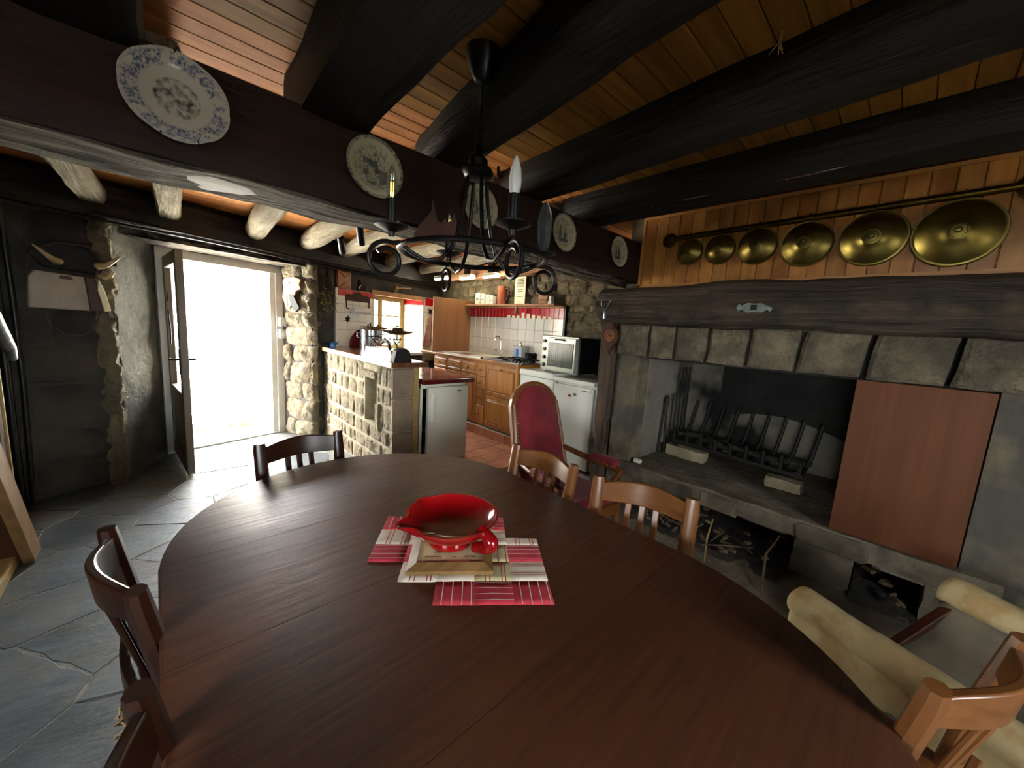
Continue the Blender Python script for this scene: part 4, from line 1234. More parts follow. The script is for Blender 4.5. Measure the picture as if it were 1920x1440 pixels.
# ------------------------------------------------------------------ things on the bar
bs_ = thing('balance_scale', 'antique two-pan balance scale with marble base on the bar', 'scale', (1.66, 3.45, 1.15))
mb = MB(); mb.prism([(3.20, 1.163), (3.83, 1.163), (3.80, 1.245), (3.24, 1.245)], 1.545, 1.70, frame((0, 0, 0), (0, 1, 0), (0, 0, 1), (1, 0, 0)))
mb.build('marble_base', 'marble_cream', bs_, bevel=.004)
MB().box(1.54, 1.705, 3.19, 3.84, 1.150, 1.166).build('foot_moulding', 'marble_cream', bs_)
MB().prism([(1.535, 1.15), (1.715, 1.15), (1.69, 1.25), (1.64, 1.275), (1.61, 1.275), (1.56, 1.25)], 3.15, 3.235, frame((0, 0, 0), (1, 0, 0), (0, 0, 1), (0, 1, 0))).build('iron_end', 'iron', bs_, bevel=.006)
mb = MB()
for y in (3.28, 3.76):
    for dx in (-.06, .06): mb.tube([(1.625, y, 1.25), (1.625, y + dx * .3, 1.29), (1.625 + dx, y + dx, 1.33), (1.625 + dx, y + dx, 1.36)], .006, 6)
    mb.tube([(1.56, y - .06, 1.345), (1.69, y + .06, 1.345)], .005, 6)
    mb.tube([(1.56, y + .06, 1.345), (1.69, y - .06, 1.345)], .005, 6)
    mb.tube([(1.625, y, 1.33), (1.625, y, 1.385)], .006, 6)
mb.tube([(1.625, 3.42, 1.25), (1.625, 3.46, 1.31), (1.625, 3.54, 1.33), (1.625, 3.60, 1.29)], .016, 8)
mb.tube([(1.625, 3.28, 1.30), (1.625, 3.76, 1.30)], .007, 6)
mb.build('beam_and_arms', 'iron', bs_, smooth=True)
for y, z, m in ((3.27, 1.385, 'brass_dark'), (3.77, 1.405, 'brass')):
    MB().lathe([(0, 0), (.05, .002), (.12, .022), (.145, .035), (.14, .038), (.1, .018), (0, .006)], 28, Matrix.Translation((1.625, y, z))).build('pan', m, bs_, smooth=True)
wt = thing('iron_weight', 'dark iron block weight in the near scale pan', 'weight', (1.625, 3.27, 1.392))
MB().lathe([(0, 1.392), (.05, 1.392), (.055, 1.40), (.052, 1.445), (.04, 1.452), (0, 1.452)], 6, Matrix.Translation((1.625, 3.27, 0))).build('body', 'rust', wt)
MB().tube([(1.625 + .018 * math.cos(k * PI / 5), 3.27, 1.458 + .012 * math.sin(k * PI / 5)) for k in range(6)], .004, 6).build('ring', 'iron', wt, smooth=True)
w2 = thing('brass_weight', 'ring-handled brass weight in the far scale pan', 'weight', (1.6, 3.77, 1.412))
MB().tube([(1.58, 3.80 + .03 * math.cos(k * PI / 8), 1.45 + .03 * math.sin(k * PI / 8)) for k in range(16)], .009, 8, closed=True).build('ring', 'iron', w2, smooth=True)
MB().lathe([(0, 1.414), (.03, 1.414), (.03, 1.445), (.012, 1.455), (.014, 1.468), (0, 1.472)], 16, Matrix.Translation((1.64, 3.72, 0))).build('body', 'brass', w2, smooth=True)
tp = thing('toy_watering_can', 'tiny bright blue enamel can at the far end of the bar', 'can', (1.62, 4.95, 1.15))
MB().lathe([(0, 0), (.032, 0), (.034, .03), (.026, .06), (.012, .066), (0, .07)], 18, Matrix.Translation((1.60, 4.95, 1.15))).build('body', 'blue_enamel', tp, smooth=True)
MB().tube([(1.625, 4.94, 1.175), (1.65, 4.925, 1.20), (1.665, 4.92, 1.225)], [.008, .006, .004], 8).build('spout', 'blue_enamel', tp, smooth=True)
PX, PY, PZ = 1.965, 4.66, .989
pt = thing('steel_pot', 'tall stainless steel stockpot behind the bar', 'pot', (PX, PY, PZ))
MB().lathe([(0, 0), (.125, 0), (.13, .01), (.13, .40), (.135, .405), (.12, .415), (.04, .44), (0, .442)], 32, Matrix.Translation((PX, PY, PZ))).build('body', 'steel', pt, smooth=True)
for s_ in (-1, 1): MB().tube([(PX + s_ * .09, PY - s_ * .09, PZ + .35), (PX + s_ * .125, PY - s_ * .125, PZ + .355), (PX + s_ * .125, PY - s_ * .125, PZ + .30), (PX + s_ * .09, PY - s_ * .09, PZ + .295)], .008, 8).build('handle', 'steel', pt, smooth=True)
rc = thing('red_tray', 'round dark red tray standing behind the steel stockpot', 'tray', (1.93, 4.88, .99))
MB().lathe([(0, 0), (.185, 0), (.20, .02), (.195, .024), (.18, .008), (0, .006)], 40, frame((1.93, 4.875, 1.19), WU, (0, 0, 1), -WN)).build('dish', 'burgundy', rc, smooth=True)
MB().tube([Vector((1.93, 4.875, 1.19)) + WU * (.197 * math.cos(k * PI / 20)) + Vector((0, 0, .197 * math.sin(k * PI / 20))) - WN * .022 for k in range(40)], .005, 6, closed=True).build('rim', 'burgundy', rc, smooth=True)

# ------------------------------------------------------------------ kitchen cabinets
XF = 3.02
def panel_front(t, name, y0, y1, z0, z1, knob='c', x=XF, bev=.028):
    """raised-panel front facing the room"""
    g = .004
    d = MB().box(x - .02, x, y0 + g, y1 - g, z0 + g, z1 - g).build(name, 'oak_cab', t, bevel=.004, seg=1)
    w_, h_ = y1 - y0, z1 - z0
    m = min(.05, w_ * .2, h_ * .2)
    Mx = frame((x - .02, 0, 0), (0, 1, 0), (0, 0, 1), (-1, 0, 0))
    p = [(y0 + m, z0 + m), (y1 - m, z0 + m), (y1 - m, z1 - m), (y0 + m, z1 - m)]
    if w_ < .2: m = None
    fr_ = MB()
    for i in range(4 if m else 0):
        a, b = p[i], p[(i + 1) % 4]
        fr_.tube([Mx @ Vector((*a, .001)), Mx @ Vector((*b, .001))], .006, 6)
    if m: fr_.build('moulding', 'oak_cab', d, world=False)
    if m: MB().prism([(y0 + m + .012, z0 + m + .012), (y1 - m - .012, z0 + m + .012), (y1 - m - .012, z1 - m - .012), (y0 + m + .012, z1 - m - .012)], 0, .010, Mx, .016).build('raised_panel', 'oak_cab', d, world=False)
    kz = (z0 + z1) / 2 if knob == 'c' else z1 - .045
    ky = (y0 + y1) / 2
    MB().lathe([(0, 0), (.012, 0), (.010, .006), (.006, .010), (.012, .018), (.010, .026), (0, .028)], 12, frame((x - .03, ky, kz), (0, 1, 0), (0, 0, 1), (-1, 0, 0))).build('knob', 'brass', d, smooth=True, world=False)
    return d
def cabinet(label, y0, y1, fronts):
    t = thing('kitchen_cabinet', label, 'cabinet', (3.3, (y0 + y1) / 2, .13), 0, 'oak kitchen units')
    MB().box(XF, 3.60, y0 + .002, y1 - .002, .26, 1.07).build('carcass', 'oak_cab', t)
    MB().box(XF + .06, 3.55, y0, y1, .13, .26).build('plinth', 'dark_glass', t)
    for nm, z0, z1, kn in fronts: panel_front(t, nm, y0, y1, z0, z1, kn)
cabinet('wide oak unit with two deep pan drawers beside the dishwasher', 3.06, 3.64, (('drawer', .27, .67, 't'), ('drawer', .67, 1.06, 't')))
cabinet('slim oak unit with a stack of four small drawers', 3.64, 3.82, (('drawer', .29, .52, 'c'), ('drawer', .52, .72, 'c'), ('drawer', .72, .89, 'c'), ('drawer', .89, 1.06, 'c')))
cabinet('oak door unit with a drawer, right next to the slim drawers', 3.82, 4.16, (('door', .27, .89, 't'), ('drawer', .90, 1.06, 'c')))
cabinet('middle oak door unit under the sink', 4.16, 4.50, (('door', .27, .89, 't'), ('drawer', .90, 1.06, 'c')))
cabinet('oak door unit at the far end under the brown board', 4.50, 4.86, (('door', .27, .89, 't'), ('drawer', .90, 1.06, 'c')))
wk = thing('kitchen_worktop', 'oak edged worktop over the cabinets', 'worktop', (3.3, 4, 1.07))
MB().box(3.00, 3.60, 3.05, 5.25, 1.07, 1.105).build('slab', 'oak_cab_h', wk, bevel=.006)
MB().box(2.985, 3.02, 3.04, 5.25, 1.085, 1.11).build('edge_moulding', 'oak_cab_h', wk, bevel=.008)
MB().box(2.97, 3.06, 3.035, 3.075, .27, 1.105).build('corner_pilaster', 'oak_cab', wk, bevel=.01)
curb = MB().box(2.985, 3.05, 3.0, 5.2, .128, .25)
struct('trim_plinth', curb, 'grout', 'terracotta tiled kickboard under the cabinets')
ctm = MB().box(-.006, .006, -.098, .098, -.058, .058).mesh('kick_tile')
for k in range(9):
    o = link('kick_tile', ctm, 'terracotta', bpy.data.objects['trim_plinth'], bevel=.002, seg=1); o.location = (2.982, 3.1 + k * .2, .19)
sk = thing('sink', 'white enamel sink with drainer set in the worktop', 'sink', (3.3, 4.3, 1.105))
s_ = MB()
def basin(a, b):
    x, y = 3.05 + .46 * a, 3.80 + 1.05 * b
    z = 1.125
    if .12 < a < .88 and .38 < b < .93: z = 1.0
    elif .1 < a < .9 and .05 < b < .3: z = 1.115
    return (x, y, z)
s_.grid(basin, 24, 40).build('basin', 'enamel', sk, smooth=False)
MB().box(3.04, 3.06, 3.79, 4.86, 1.10, 1.127).box(3.50, 3.52, 3.79, 4.86, 1.10, 1.127).box(3.04, 3.52, 3.79, 3.81, 1.10, 1.127).box(3.04, 3.52, 4.84, 4.86, 1.10, 1.127).build('rim', 'enamel', sk)
fc = thing('mixer_tap', 'chrome swan-neck mixer tap with two cross handles', 'tap', (3.50, 3.95, 1.12))
MB().tube([(3.50, 3.95, 1.12), (3.50, 3.95, 1.20), (3.50, 3.955, 1.34), (3.485, 3.97, 1.39), (3.455, 3.99, 1.40), (3.44, 4.0, 1.37), (3.44, 4.0, 1.34)], .011, 10).build('spout', 'chrome', fc, smooth=True)
for d in (-.07, .07):
    MB().tube([(3.50, 3.95, 1.155), (3.48, 3.95 + d * .7, 1.175), (3.475, 3.95 + d, 1.20)], .012, 8).build('arm', 'chrome', fc, smooth=True)
    MB().tube([(3.475, 3.95 + d - .022, 1.205), (3.475, 3.95 + d + .022, 1.205)], .010, 8).tube([(3.455, 3.95 + d, 1.205), (3.495, 3.95 + d, 1.205)], .010, 8).build('cross_handle', 'chrome', fc, smooth=True)
hb = thing('gas_hob', 'gas hob with black pan supports and side controls', 'hob', (3.3, 3.35, 1.105))
MB().box(3.06, 3.52, 3.08, 3.66, 1.105, 1.118).build('tray', 'steel', hb, bevel=.004)
for x, y in ((3.18, 3.24), (3.18, 3.50), (3.40, 3.24), (3.40, 3.50)):
    MB().lathe([(0, 1.118), (.045, 1.118), (.045, 1.13), (.03, 1.138), (0, 1.138)], 18, Matrix.Translation((x, y, 0))).build('burner', 'black_metal', hb, smooth=True)
    g = MB()
    for a in range(4): g.bar((x + .1 * math.cos(a * PI / 2), y + .1 * math.sin(a * PI / 2), 1.15), (x + .03 * math.cos(a * PI / 2), y + .03 * math.sin(a * PI / 2), 1.152), .010, .012)
    g.tube([(x + .095 * math.cos(k * PI / 8), y + .095 * math.sin(k * PI / 8), 1.142) for k in range(16)], .006, 6, closed=True)
    g.build('pan_support', 'black_metal', hb)
for k in range(5): MB().lathe([(0, 0), (.018, 0), (.016, .022), (0, .024)], 14, Matrix.Translation((3.075, 3.06 + .012 + k * .06, 1.118))).build('control_knob', 'black_plastic', hb, smooth=True)
can = thing('metal_canister', 'square tin canister with blue figure against the backsplash', 'canister', (3.5, 3.55, 1.11))
MB().box(3.44, 3.57, 3.46, 3.64, 1.12, 1.30).build('body', 'steel', can, bevel=.006)
MB().lathe([(0, 1.30), (.03, 1.30), (.03, 1.315), (.012, 1.33), (.014, 1.35), (0, 1.352)], 14, Matrix.Translation((3.50, 3.55, 0))).build('lid', 'steel', can, smooth=True)
MB().box(3.437, 3.441, 3.53, 3.57, 1.16, 1.26).build('blue_figure', 'blue_enamel', can)
po = thing('black_saucepan', 'small black pan on the back gas burner', 'pan', (3.40, 3.30, 1.155))
MB().lathe([(0, 0), (.075, 0), (.08, .06), (.083, .065), (.074, .062), (.07, .008), (0, .006)], 24, Matrix.Translation((3.40, 3.26, 1.158))).build('body', 'black_metal', po, smooth=True)
MB().tube([(3.36, 3.20, 1.215), (3.30, 3.10, 1.235)], .009, 8).build('handle', 'black_plastic', po, smooth=True)

# white appliances
def appliance(name, label, y0, y1, parts):
    t = thing(name, label, name.split('_')[-1], (3.3, (y0 + y1) / 2, .14), 0)
    MB().box(XF + .03, 3.58, y0 + .003, y1 - .003, .16, 1.01).build('cabinet', 'enamel', t, bevel=.006)
    MB().box(XF + .07, 3.55, y0 + .02, y1 - .02, .128, .16).build('plinth', 'black_plastic', t)
    parts(t, y0, y1)
    return t
def fr_parts(t, y0, y1):
    d = MB().box(XF - .02, XF + .03, y0 + .004, y1 - .004, .165, .985).build('door', 'enamel', t, bevel=.010)
    MB().box(XF - .025, XF - .018, y0 + .03, y1 - .03, .945, .970).build('grip_recess', 'enamel_warm', d, world=False)
    MB().box(XF - .028, XF - .024, y0 + .08, y0 + .14, .952, .960).build('badge', 'steel', d, world=False)
    MB().box(XF - .03, 3.60, y0 - .004, y1 + .004, 1.01, 1.052).build('top', 'enamel', t, bevel=.008)
appliance('white_refrigerator', 'white under-counter refrigerator with two magnets beside the timber post', 2.02, 2.52, fr_parts)
def dw_parts(t, y0, y1):
    d = MB().box(XF - .015, XF + .03, y0 + .004, y1 - .004, .165, .83).build('door', 'enamel', t, bevel=.008)
    c = MB().box(XF - .018, XF + .03, y0 + .004, y1 - .004, .835, 1.005).build('control_panel', 'enamel', t, bevel=.006)
    for y in (y0 + .06, y0 + .13): MB().lathe([(0, 0), (.026, 0), (.024, .012), (0, .014)], 18, frame((XF - .018, y, .92), (0, 1, 0), (0, 0, 1), (-1, 0, 0))).build('dial', 'enamel_warm', c, smooth=True, world=False)
    MB().box(XF - .026, XF - .016, y0 + .24, y0 + .34, .90, .925).build('handle', 'oven_grey', c, world=False)
    MB().box(XF - .03, 3.60, y0, y1, 1.01, 1.075).build('top', 'enamel', t, bevel=.008)
appliance('white_dishwasher', 'white dishwasher between oak units and refrigerator', 2.53, 3.03, dw_parts)
for k, (y, z, m, nm) in enumerate(((2.30, .885, 'cloth_red', 'ladybird'), (2.24, .905, 'verdigris', 'butterfly'))):
    t = thing('fridge_magnet', ['small red insect shaped magnet on the refrigerator door', 'small grey-blue butterfly magnet on the refrigerator door'][k], 'magnet', (XF - .02, y, z))
    MB().prism([(-.018, -.012), (0, -.006), (.018, -.014), (.016, .01), (.004, .006), (0, .016), (-.005, .006), (-.018, .012)], 0, .005, frame((XF - .0205, y, z), (0, 1, 0), (0, 0, 1), (-1, 0, 0))).build('wings', m, t)
    MB().ball((XF - .027, y, z), .004, .004, .010, 8, 6).build('body', 'ink', t, smooth=True)
# mini oven
ov = thing('mini_oven', 'grey mini oven with glass door on top of the white appliances', 'oven', (3.25, 2.53, 1.07))
MB().box(3.10, 3.46, 2.27, 2.79, 1.095, 1.46).build('casing', 'black_plastic', ov, bevel=.008)
fo = MB().box(3.065, 3.105, 2.265, 2.795, 1.085, 1.47).build('front_frame', 'oven_grey', ov, bevel=.010)
dr = MB().box(3.05, 3.068, 2.285, 2.69, 1.10, 1.45).build('door', 'oven_grey', ov, bevel=.006)
MB().box(3.044, 3.052, 2.31, 2.67, 1.145, 1.395).build('glass', 'oven_glass', dr, world=False, bevel=.004)
MB().tube([(3.055, 2.56, 1.425), (3.03, 2.555, 1.43), (3.03, 2.445, 1.43), (3.055, 2.44, 1.425)], .009, 8).build('handle', 'black_plastic', dr, smooth=True, world=False)
for k in range(4): MB().lathe([(0, 0), (.02, 0), (.017, .018), (0, .02)], 14, frame((3.066, 2.742, 1.15 + k * .085), (0, 1, 0), (0, 0, 1), (-1, 0, 0))).build('knob', 'black_plastic', ov, smooth=True)
gl = MB()
for k in range(12): gl.tube([(3.0435, 2.33 + k * .029, 1.16), (3.0435, 2.33 + k * .029, 1.385)], .0012, 4)
gl.tube([(3.0435, 2.32, 1.20), (3.0435, 2.66, 1.20)], .002, 4)
gl.build('wire_rack', 'steel', dr, world=False)
for x in (3.12, 3.42):
    for y in (2.30, 2.75): MB().lathe([(0, 1.072), (.015, 1.072), (.012, 1.096), (0, 1.096)], 10, Matrix.Translation((x, y, 0))).build('foot', 'black_plastic', ov)

ov.rotation_euler = (0, 0, R(-4.6))
# brown board, shelf and what stands there
o = MB().box(2.93, 3.61, 4.80, 4.825, 1.112, 1.90).build('brown_board', 'board_brown', bevel=.003); tag(o, 'large plain brown board standing upright in the worktop corner', 'board')
sh = thing('wall_shelf', 'long wooden shelf above the red tile frieze', 'shelf', (3.55, 3.9, 1.80))
MB().box(3.46, 3.64, 3.0, 4.78, 1.815, 1.838).build('board', 'rough_plank', sh, bevel=.004)
MB().box(3.54, 3.63, 2.92, 4.80, 1.795, 1.815).build('ledge', 'rough_plank', sh, bevel=.004)
for k, (y, w_, h_) in enumerate(((4.53, .10, .17), (4.405, .08, .15), (4.30, .075, .135), (4.21, .065, .12))):
    t = thing('spice_tin', ['tallest', 'second tallest', 'third tallest', 'shortest'][k] + ' of the four white tins on the shelf', 'tin', (3.54, y, 1.838), 0, 'white tins on the shelf')
    MB().box(3.50, 3.50 + w_, y - w_ / 2, y + w_ / 2, 1.839, 1.839 + h_).build('body', 'enamel', t, bevel=.004)
    MB().lathe([(0, 0), (.012, 0), (.006, .006), (.010, .014), (0, .018)], 12, Matrix.Translation((3.50 + w_ / 2, y, 1.839 + h_))).build('lid_knob', 'steel', t, smooth=True)
    MB().box(3.4985, 3.5, y - w_ * .25, y + w_ * .25, 1.839 + h_ * .42, 1.839 + h_ * .50).build('printed_word', 'ink', t)
pi = thing('clay_pitcher', 'tall terracotta pitcher with handle on the shelf', 'pitcher', (3.55, 4.02, 1.838))
MB().lathe([(0, 0), (.072, 0), (.074, .02), (.07, .2), (.068, .245), (.062, .247), (.06, .02), (0, .015)], 24, Matrix.Translation((3.55, 4.03, 1.839))).build('body', 'pitcher', pi, smooth=True)
MB().tube([(3.54, 3.97, 2.05), (3.53, 3.90, 2.06), (3.53, 3.88, 2.0), (3.53, 3.91, 1.92), (3.54, 3.965, 1.88)], .011, 8).build('handle', 'leather_dark', pi, smooth=True)
ca = thing('paper_calendar', 'tall pale yellow printed sheet standing on the shelf', 'calendar', (3.57, 3.70, 1.84))
MB().box(3.555, 3.559, 3.59, 3.79, 1.839, 2.20).build('sheet', 'paper', ca)
ik = MB()
for z, w_ in ((2.165, .10), (2.15, .12), (2.14, .12), (2.125, .13), (2.112, .12), (2.10, .13), (2.075, .13), (2.03, .10), (2.005, .09), (1.94, .11), (1.87, .04)): ik.box(3.553, 3.5555, 3.69 - w_ / 2, 3.69 + w_ / 2, z, z + .006)
ik.build('printed_lines', 'ink', ca)
bx_ = thing('wooden_box', 'small wooden box with a drawer at the right end of the shelf', 'box', (3.55, 3.2, 1.838))
MB().box(3.50, 3.62, 3.15, 3.30, 1.839, 1.955).build('body', 'copper_box', bx_, bevel=.004)
MB().box(3.495, 3.502, 3.165, 3.285, 1.85, 1.90).build('drawer', 'rough_plank', bx_)
ph = thing('white_packet', 'small white packet beside the wooden box', 'packet', (3.52, 3.10, 1.838))
MB().box(3.50, 3.56, 3.09, 3.12, 1.839, 1.93).box(3.49, 3.55, 3.07, 3.13, 1.839, 1.87).build('body', 'white_paint', ph, bevel=.003)
sm = thing('small_bell', 'little white bell hanging from the shelf front', 'bell', (3.45, 3.62, 1.72))
MB().lathe([(0, 1.80), (.012, 1.80), (.02, 1.76), (.032, 1.715), (.028, 1.712), (0, 1.75)], 16, Matrix.Translation((3.445, 3.62, 0))).build('body', 'marble_cream', sm, smooth=True)
MB().tube([(3.445, 3.62, 1.80), (3.45, 3.62, 1.83)], .003, 6).build('loop', 'iron', sm)
dc = thing('tile_stickers', 'row of small pale stickers along the red tile frieze', 'stickers', (3.59, 3.4, 1.67))
sr = random.Random(8)
for k in range(9):
    y = 3.92 - k * .095; h_ = sr.uniform(.03, .075)
    MB().box(3.590, 3.594, y - sr.uniform(.02, .036), y + .03, 1.660, 1.660 + h_).build('sticker', 'paper', dc)
# lamps under the joists
for k, (x, y) in enumerate(((3.18, 5.02), (3.29, 4.52), (3.33, 4.03))):
    t = thing('strip_light', ['farthest', 'middle', 'nearest'][k] + ' white strip light under the kitchen ceiling', 'lamp', (x, y, 2.19), 0, 'strip lights in the kitchen')
    MB().box(x - .05, x + .05, y - .13, y + .13, 2.195, 2.235).build('housing', 'lamp_white', t, bevel=.006)
    MB().tube([(x, y - .16, 2.19), (x, y + .16, 2.19)], .017, 10).build('tube', 'lamp_tube', t, smooth=True)
    MB().box(x - .02, x + .02, y - .05, y + .05, 2.235, 2.46).build('bracket', 'black_metal', t)
for k, (x, y) in enumerate(((1.36, 3.50), (1.42, 4.15))):
    t = thing('spot_lamp', ['nearer', 'farther'][k] + ' black tubular spot lamp between the whitewashed joists', 'lamp', (x, y, 2.2), 0, 'spot lamps over the bar')
    MB().tube([(x, y, 2.32), (x + .06, y + .1, 2.19)], .034, 14).build('head', 'black_metal', t, smooth=True)
    MB().tube([(x - .02, y, 2.46), (x - .02, y, 2.33), (x, y, 2.31)], .012, 8).build('arm', 'black_metal', t, smooth=True)

# ------------------------------------------------------------------ things on the far wall
hp_ = thing('paper_towel_holder', 'wrought iron paper towel holder on the tiled panel', 'holder', WF(2.3, -.03, 1.62))
mb = MB()
mb.prism([(2.12, 1.74), (2.50, 1.74), (2.50, 1.80), (2.46, 1.83), (2.40, 1.82), (2.36, 1.85), (2.31, 1.87), (2.26, 1.85), (2.22, 1.82), (2.16, 1.83), (2.12, 1.80)], .022, .026, WFACE)
mb.build('plate', 'rust', hp_)
for u in (2.135, 2.485): MB().tube([WF(u, -.025, 1.75), WF(u, -.025, 1.66), WF(u, -.04, 1.64), WF(u, -.08, 1.64)], .008, 6).build('bracket', 'iron', hp_, smooth=True)
MB().tube([WF(2.19, -.085, 1.625), WF(2.45, -.085, 1.625)], .038, 18).build('paper_roll', 'white_paint', hp_, smooth=True)
fl_ = thing('iron_ornament', 'dark iron leaf ornament on the white tiles', 'ornament', WF(2.15, -.02, 1.5))
MB().prism([(2.12, 1.47), (2.145, 1.485), (2.15, 1.45), (2.165, 1.485), (2.19, 1.475), (2.18, 1.505), (2.20, 1.52), (2.175, 1.525), (2.16, 1.555), (2.145, 1.525), (2.12, 1.53), (2.13, 1.50)], .020, .026, WFACE).build('leaf', 'iron', fl_)
bx2 = thing('copper_box', 'copper coloured box with diamond relief on the tile ledge', 'box', WF(2.1, .0, 1.89))
MB().box(2.02, 2.21, -.02, .10, 1.888, 2.10, WM).build('body', 'copper_box', bx2, bevel=.004)
for s_ in (-1, 1): MB().prism([(2.115 - .085, 1.995 + s_ * .095), (2.115 + .085, 1.995 + s_ * .095), (2.115, 1.995 + s_ * .02)], .018, .030, WFACE, .02).build('relief', 'copper_box', bx2)
for k, (u, r, h_) in enumerate(((2.27, .035, .09), (2.46, .055, .13))):
    t = thing('cone_bell', ['small', 'larger'][k] + ' rusty cone bell on the tile ledge', 'bell', WF(u, .03, 1.888), 0)
    MB().lathe([(0, 0), (r, 0), (r * .7, h_ * .5), (r * .3, h_), (0, h_ + .01)], 18, Matrix.Translation(WF(u, .04, 1.888))).build('body', 'rust', t, smooth=True)
    MB().tube([WF(u, .04, 1.888 + h_), WF(u, .04, 1.90 + h_ + .01)], .005, 6).build('loop', 'iron', t)
dk = thing('dark_bottle', 'dark bottle between the two cone bells', 'bottle', WF(2.36, .05, 1.888))
MB().lathe([(0, 0), (.042, 0), (.044, .12), (.02, .17), (.016, .21), (0, .21)], 18, Matrix.Translation(WF(2.36, .05, 1.888))).build('body', 'dark_glass', dk, smooth=True)
MB().lathe([(0, .205), (.018, .205), (.018, .225), (0, .225)], 12, Matrix.Translation(WF(2.36, .05, 1.888))).build('cap', 'black_plastic', dk)
ldl = thing('wooden_ladle', 'wooden ladle hanging above the kitchen window', 'ladle', WF(3.0, -.07, 1.95))
MB().ball(WF(2.905, -.085, 1.985), .035, .035, .055, 14, 10).build('bowl', 'gilt', ldl, smooth=True)
MB().tube([WF(2.935, -.085, 1.995), WF(3.2, -.08, 2.02)], .010, 8).build('handle', 'rough_plank', ldl, smooth=True)
tw_ = thing('tea_towel', 'pinkish striped tea towel hanging from an iron hook', 'towel', WF(3.7, -.06, 1.12))
def towel(a, b):
    w_ = .03 + .165 * b ** .8
    u = 3.70 + (a - .5) * 2 * w_
    fold = .02 * math.sin(a * 13) * (b + .15)
    z = 1.66 - .50 * b - .12 * abs(a - .5) * b * math.sin(a * 7)
    return WF(u, -.055 + fold, z)
MB().grid(towel, 28, 18).build('cloth', 'towel', tw_, smooth=True, solid=.004)
for b0 in (.78, .84): MB().grid(lambda a, b: Vector(towel(a, b0 + .02 * b)) - WN * .004, 28, 1).build('stripe', 'towel_stripe', tw_, smooth=True)
hk = thing('towel_hook', 'black iron hook on the tiled pier', 'hook', WF(3.7, -.03, 1.66))
MB().prism([(3.66, 1.66), (3.70, 1.69), (3.74, 1.66), (3.73, 1.71), (3.75, 1.76), (3.70, 1.74), (3.65, 1.76), (3.67, 1.71)], .018, .026, WFACE).build('plate', 'iron', hk)
MB().tube([WF(3.70, -.026, 1.70), WF(3.70, -.06, 1.68), WF(3.70, -.07, 1.70)], .006, 6).build('peg', 'iron', hk, smooth=True)
o = MB().tube([WF(3.9, -.03, 1.9), WF(3.9, -.03, 2.10), WF(3.96, -.03, 2.18), WF(3.96, -.03, 2.4)], .014, 8).build('pipe', 'black_metal', smooth=True); tag(o, 'dark bent pipe above the brown board', 'pipe')
# carved plaque, switches, dried plants on the door splay
pq = thing('carved_plaque', 'carved wooden animal plaque with black strap on the lit stone jamb', 'plaque', M2 @ Vector((.28, 1.6, .07)))
PM = M2 @ Matrix.Translation((0, 0, .062))
MB().prism([(.10, 1.93), (.22, 1.96), (.38, 1.95), (.42, 1.90), (.40, 1.82), (.43, 1.72), (.36, 1.60), (.30, 1.58), (.24, 1.70), (.18, 1.80), (.10, 1.82), (.13, 1.87)], 0, .022, PM).build('body', 'pink_plaster', pq, bevel=.006)
MB().prism([(.12, 1.60), (.22, 1.74), (.30, 1.76), (.27, 1.64), (.19, 1.55)], .0, .03, PM).build('strap', 'black_fabric', pq)
MB().prism([(.28, 1.90), (.36, 1.91), (.38, 1.875), (.30, 1.87)], .02, .028, PM).build('mouth', 'leather_dark', pq)
MB().prism([(.33, 1.62), (.37, 1.63), (.38, 1.74), (.34, 1.74)], .02, .028, PM).build('inlay', 'chip_orange', pq)
bun = thing('dried_flowers', 'bunch of dried greenish flowers hanging on the wall corner', 'dried flowers', WF(1.84, -.05, 1.65))
dr_ = random.Random(2)
st = MB(); lv = MB()
for k in range(26):
    a0_ = WF(1.80 + dr_.uniform(-.02, .02), -.05, 2.06)
    e = WF(1.85 + dr_.uniform(-.10, .10), -.05 - dr_.uniform(0, .08), dr_.uniform(1.55, 1.80))
    mid = a0_.lerp(e, .5) + Vector((dr_.uniform(-.02, .02), 0, 0))
    st.tube([a0_, mid, e], .003, 4)
    for q_ in range(5):
        c = mid.lerp(e, dr_.uniform(.3, 1.05)); d = Vector((dr_.uniform(-1, 1), dr_.uniform(-1, 1), dr_.uniform(-1, .4))) * .045
        s2 = Vector((d.y, -d.x, 0)).normalized() * .008 if d.xy.length > 1e-4 else Vector((.008, 0, 0))
        lv.add([c - s2, c + d * .5 + s2, c + d, c + d * .5 - s2], [(0, 1, 2, 3)])
st.build('stems', 'twig', bun)
lf_ = lv.build('leaves', 'plant_dry', bun); lf_['kind'] = 'stuff'
for k, z in enumerate((1.42, 1.27)):
    t = thing('switch_box', ['upper', 'lower'][k] + ' white switch box beside the door frame', 'switch', WF(1.66, .52, z - .06), 0)
    MB().box(1.575, 1.70, .47, .535, z - .055, z + .055, WM).build('body', 'white_paint', t, bevel=.006)
    MB().box(1.60, 1.66, .462, .472, z - .02, z + .02, WM).build('rocker', 'enamel', t, bevel=.003)
o = MB().box(1.655, 1.69, .49, .53, 1.48, 2.10, WM).build('cable_trunking', 'white_paint'); tag(o, 'white upright cable trunking beside the door frame', 'trunking')

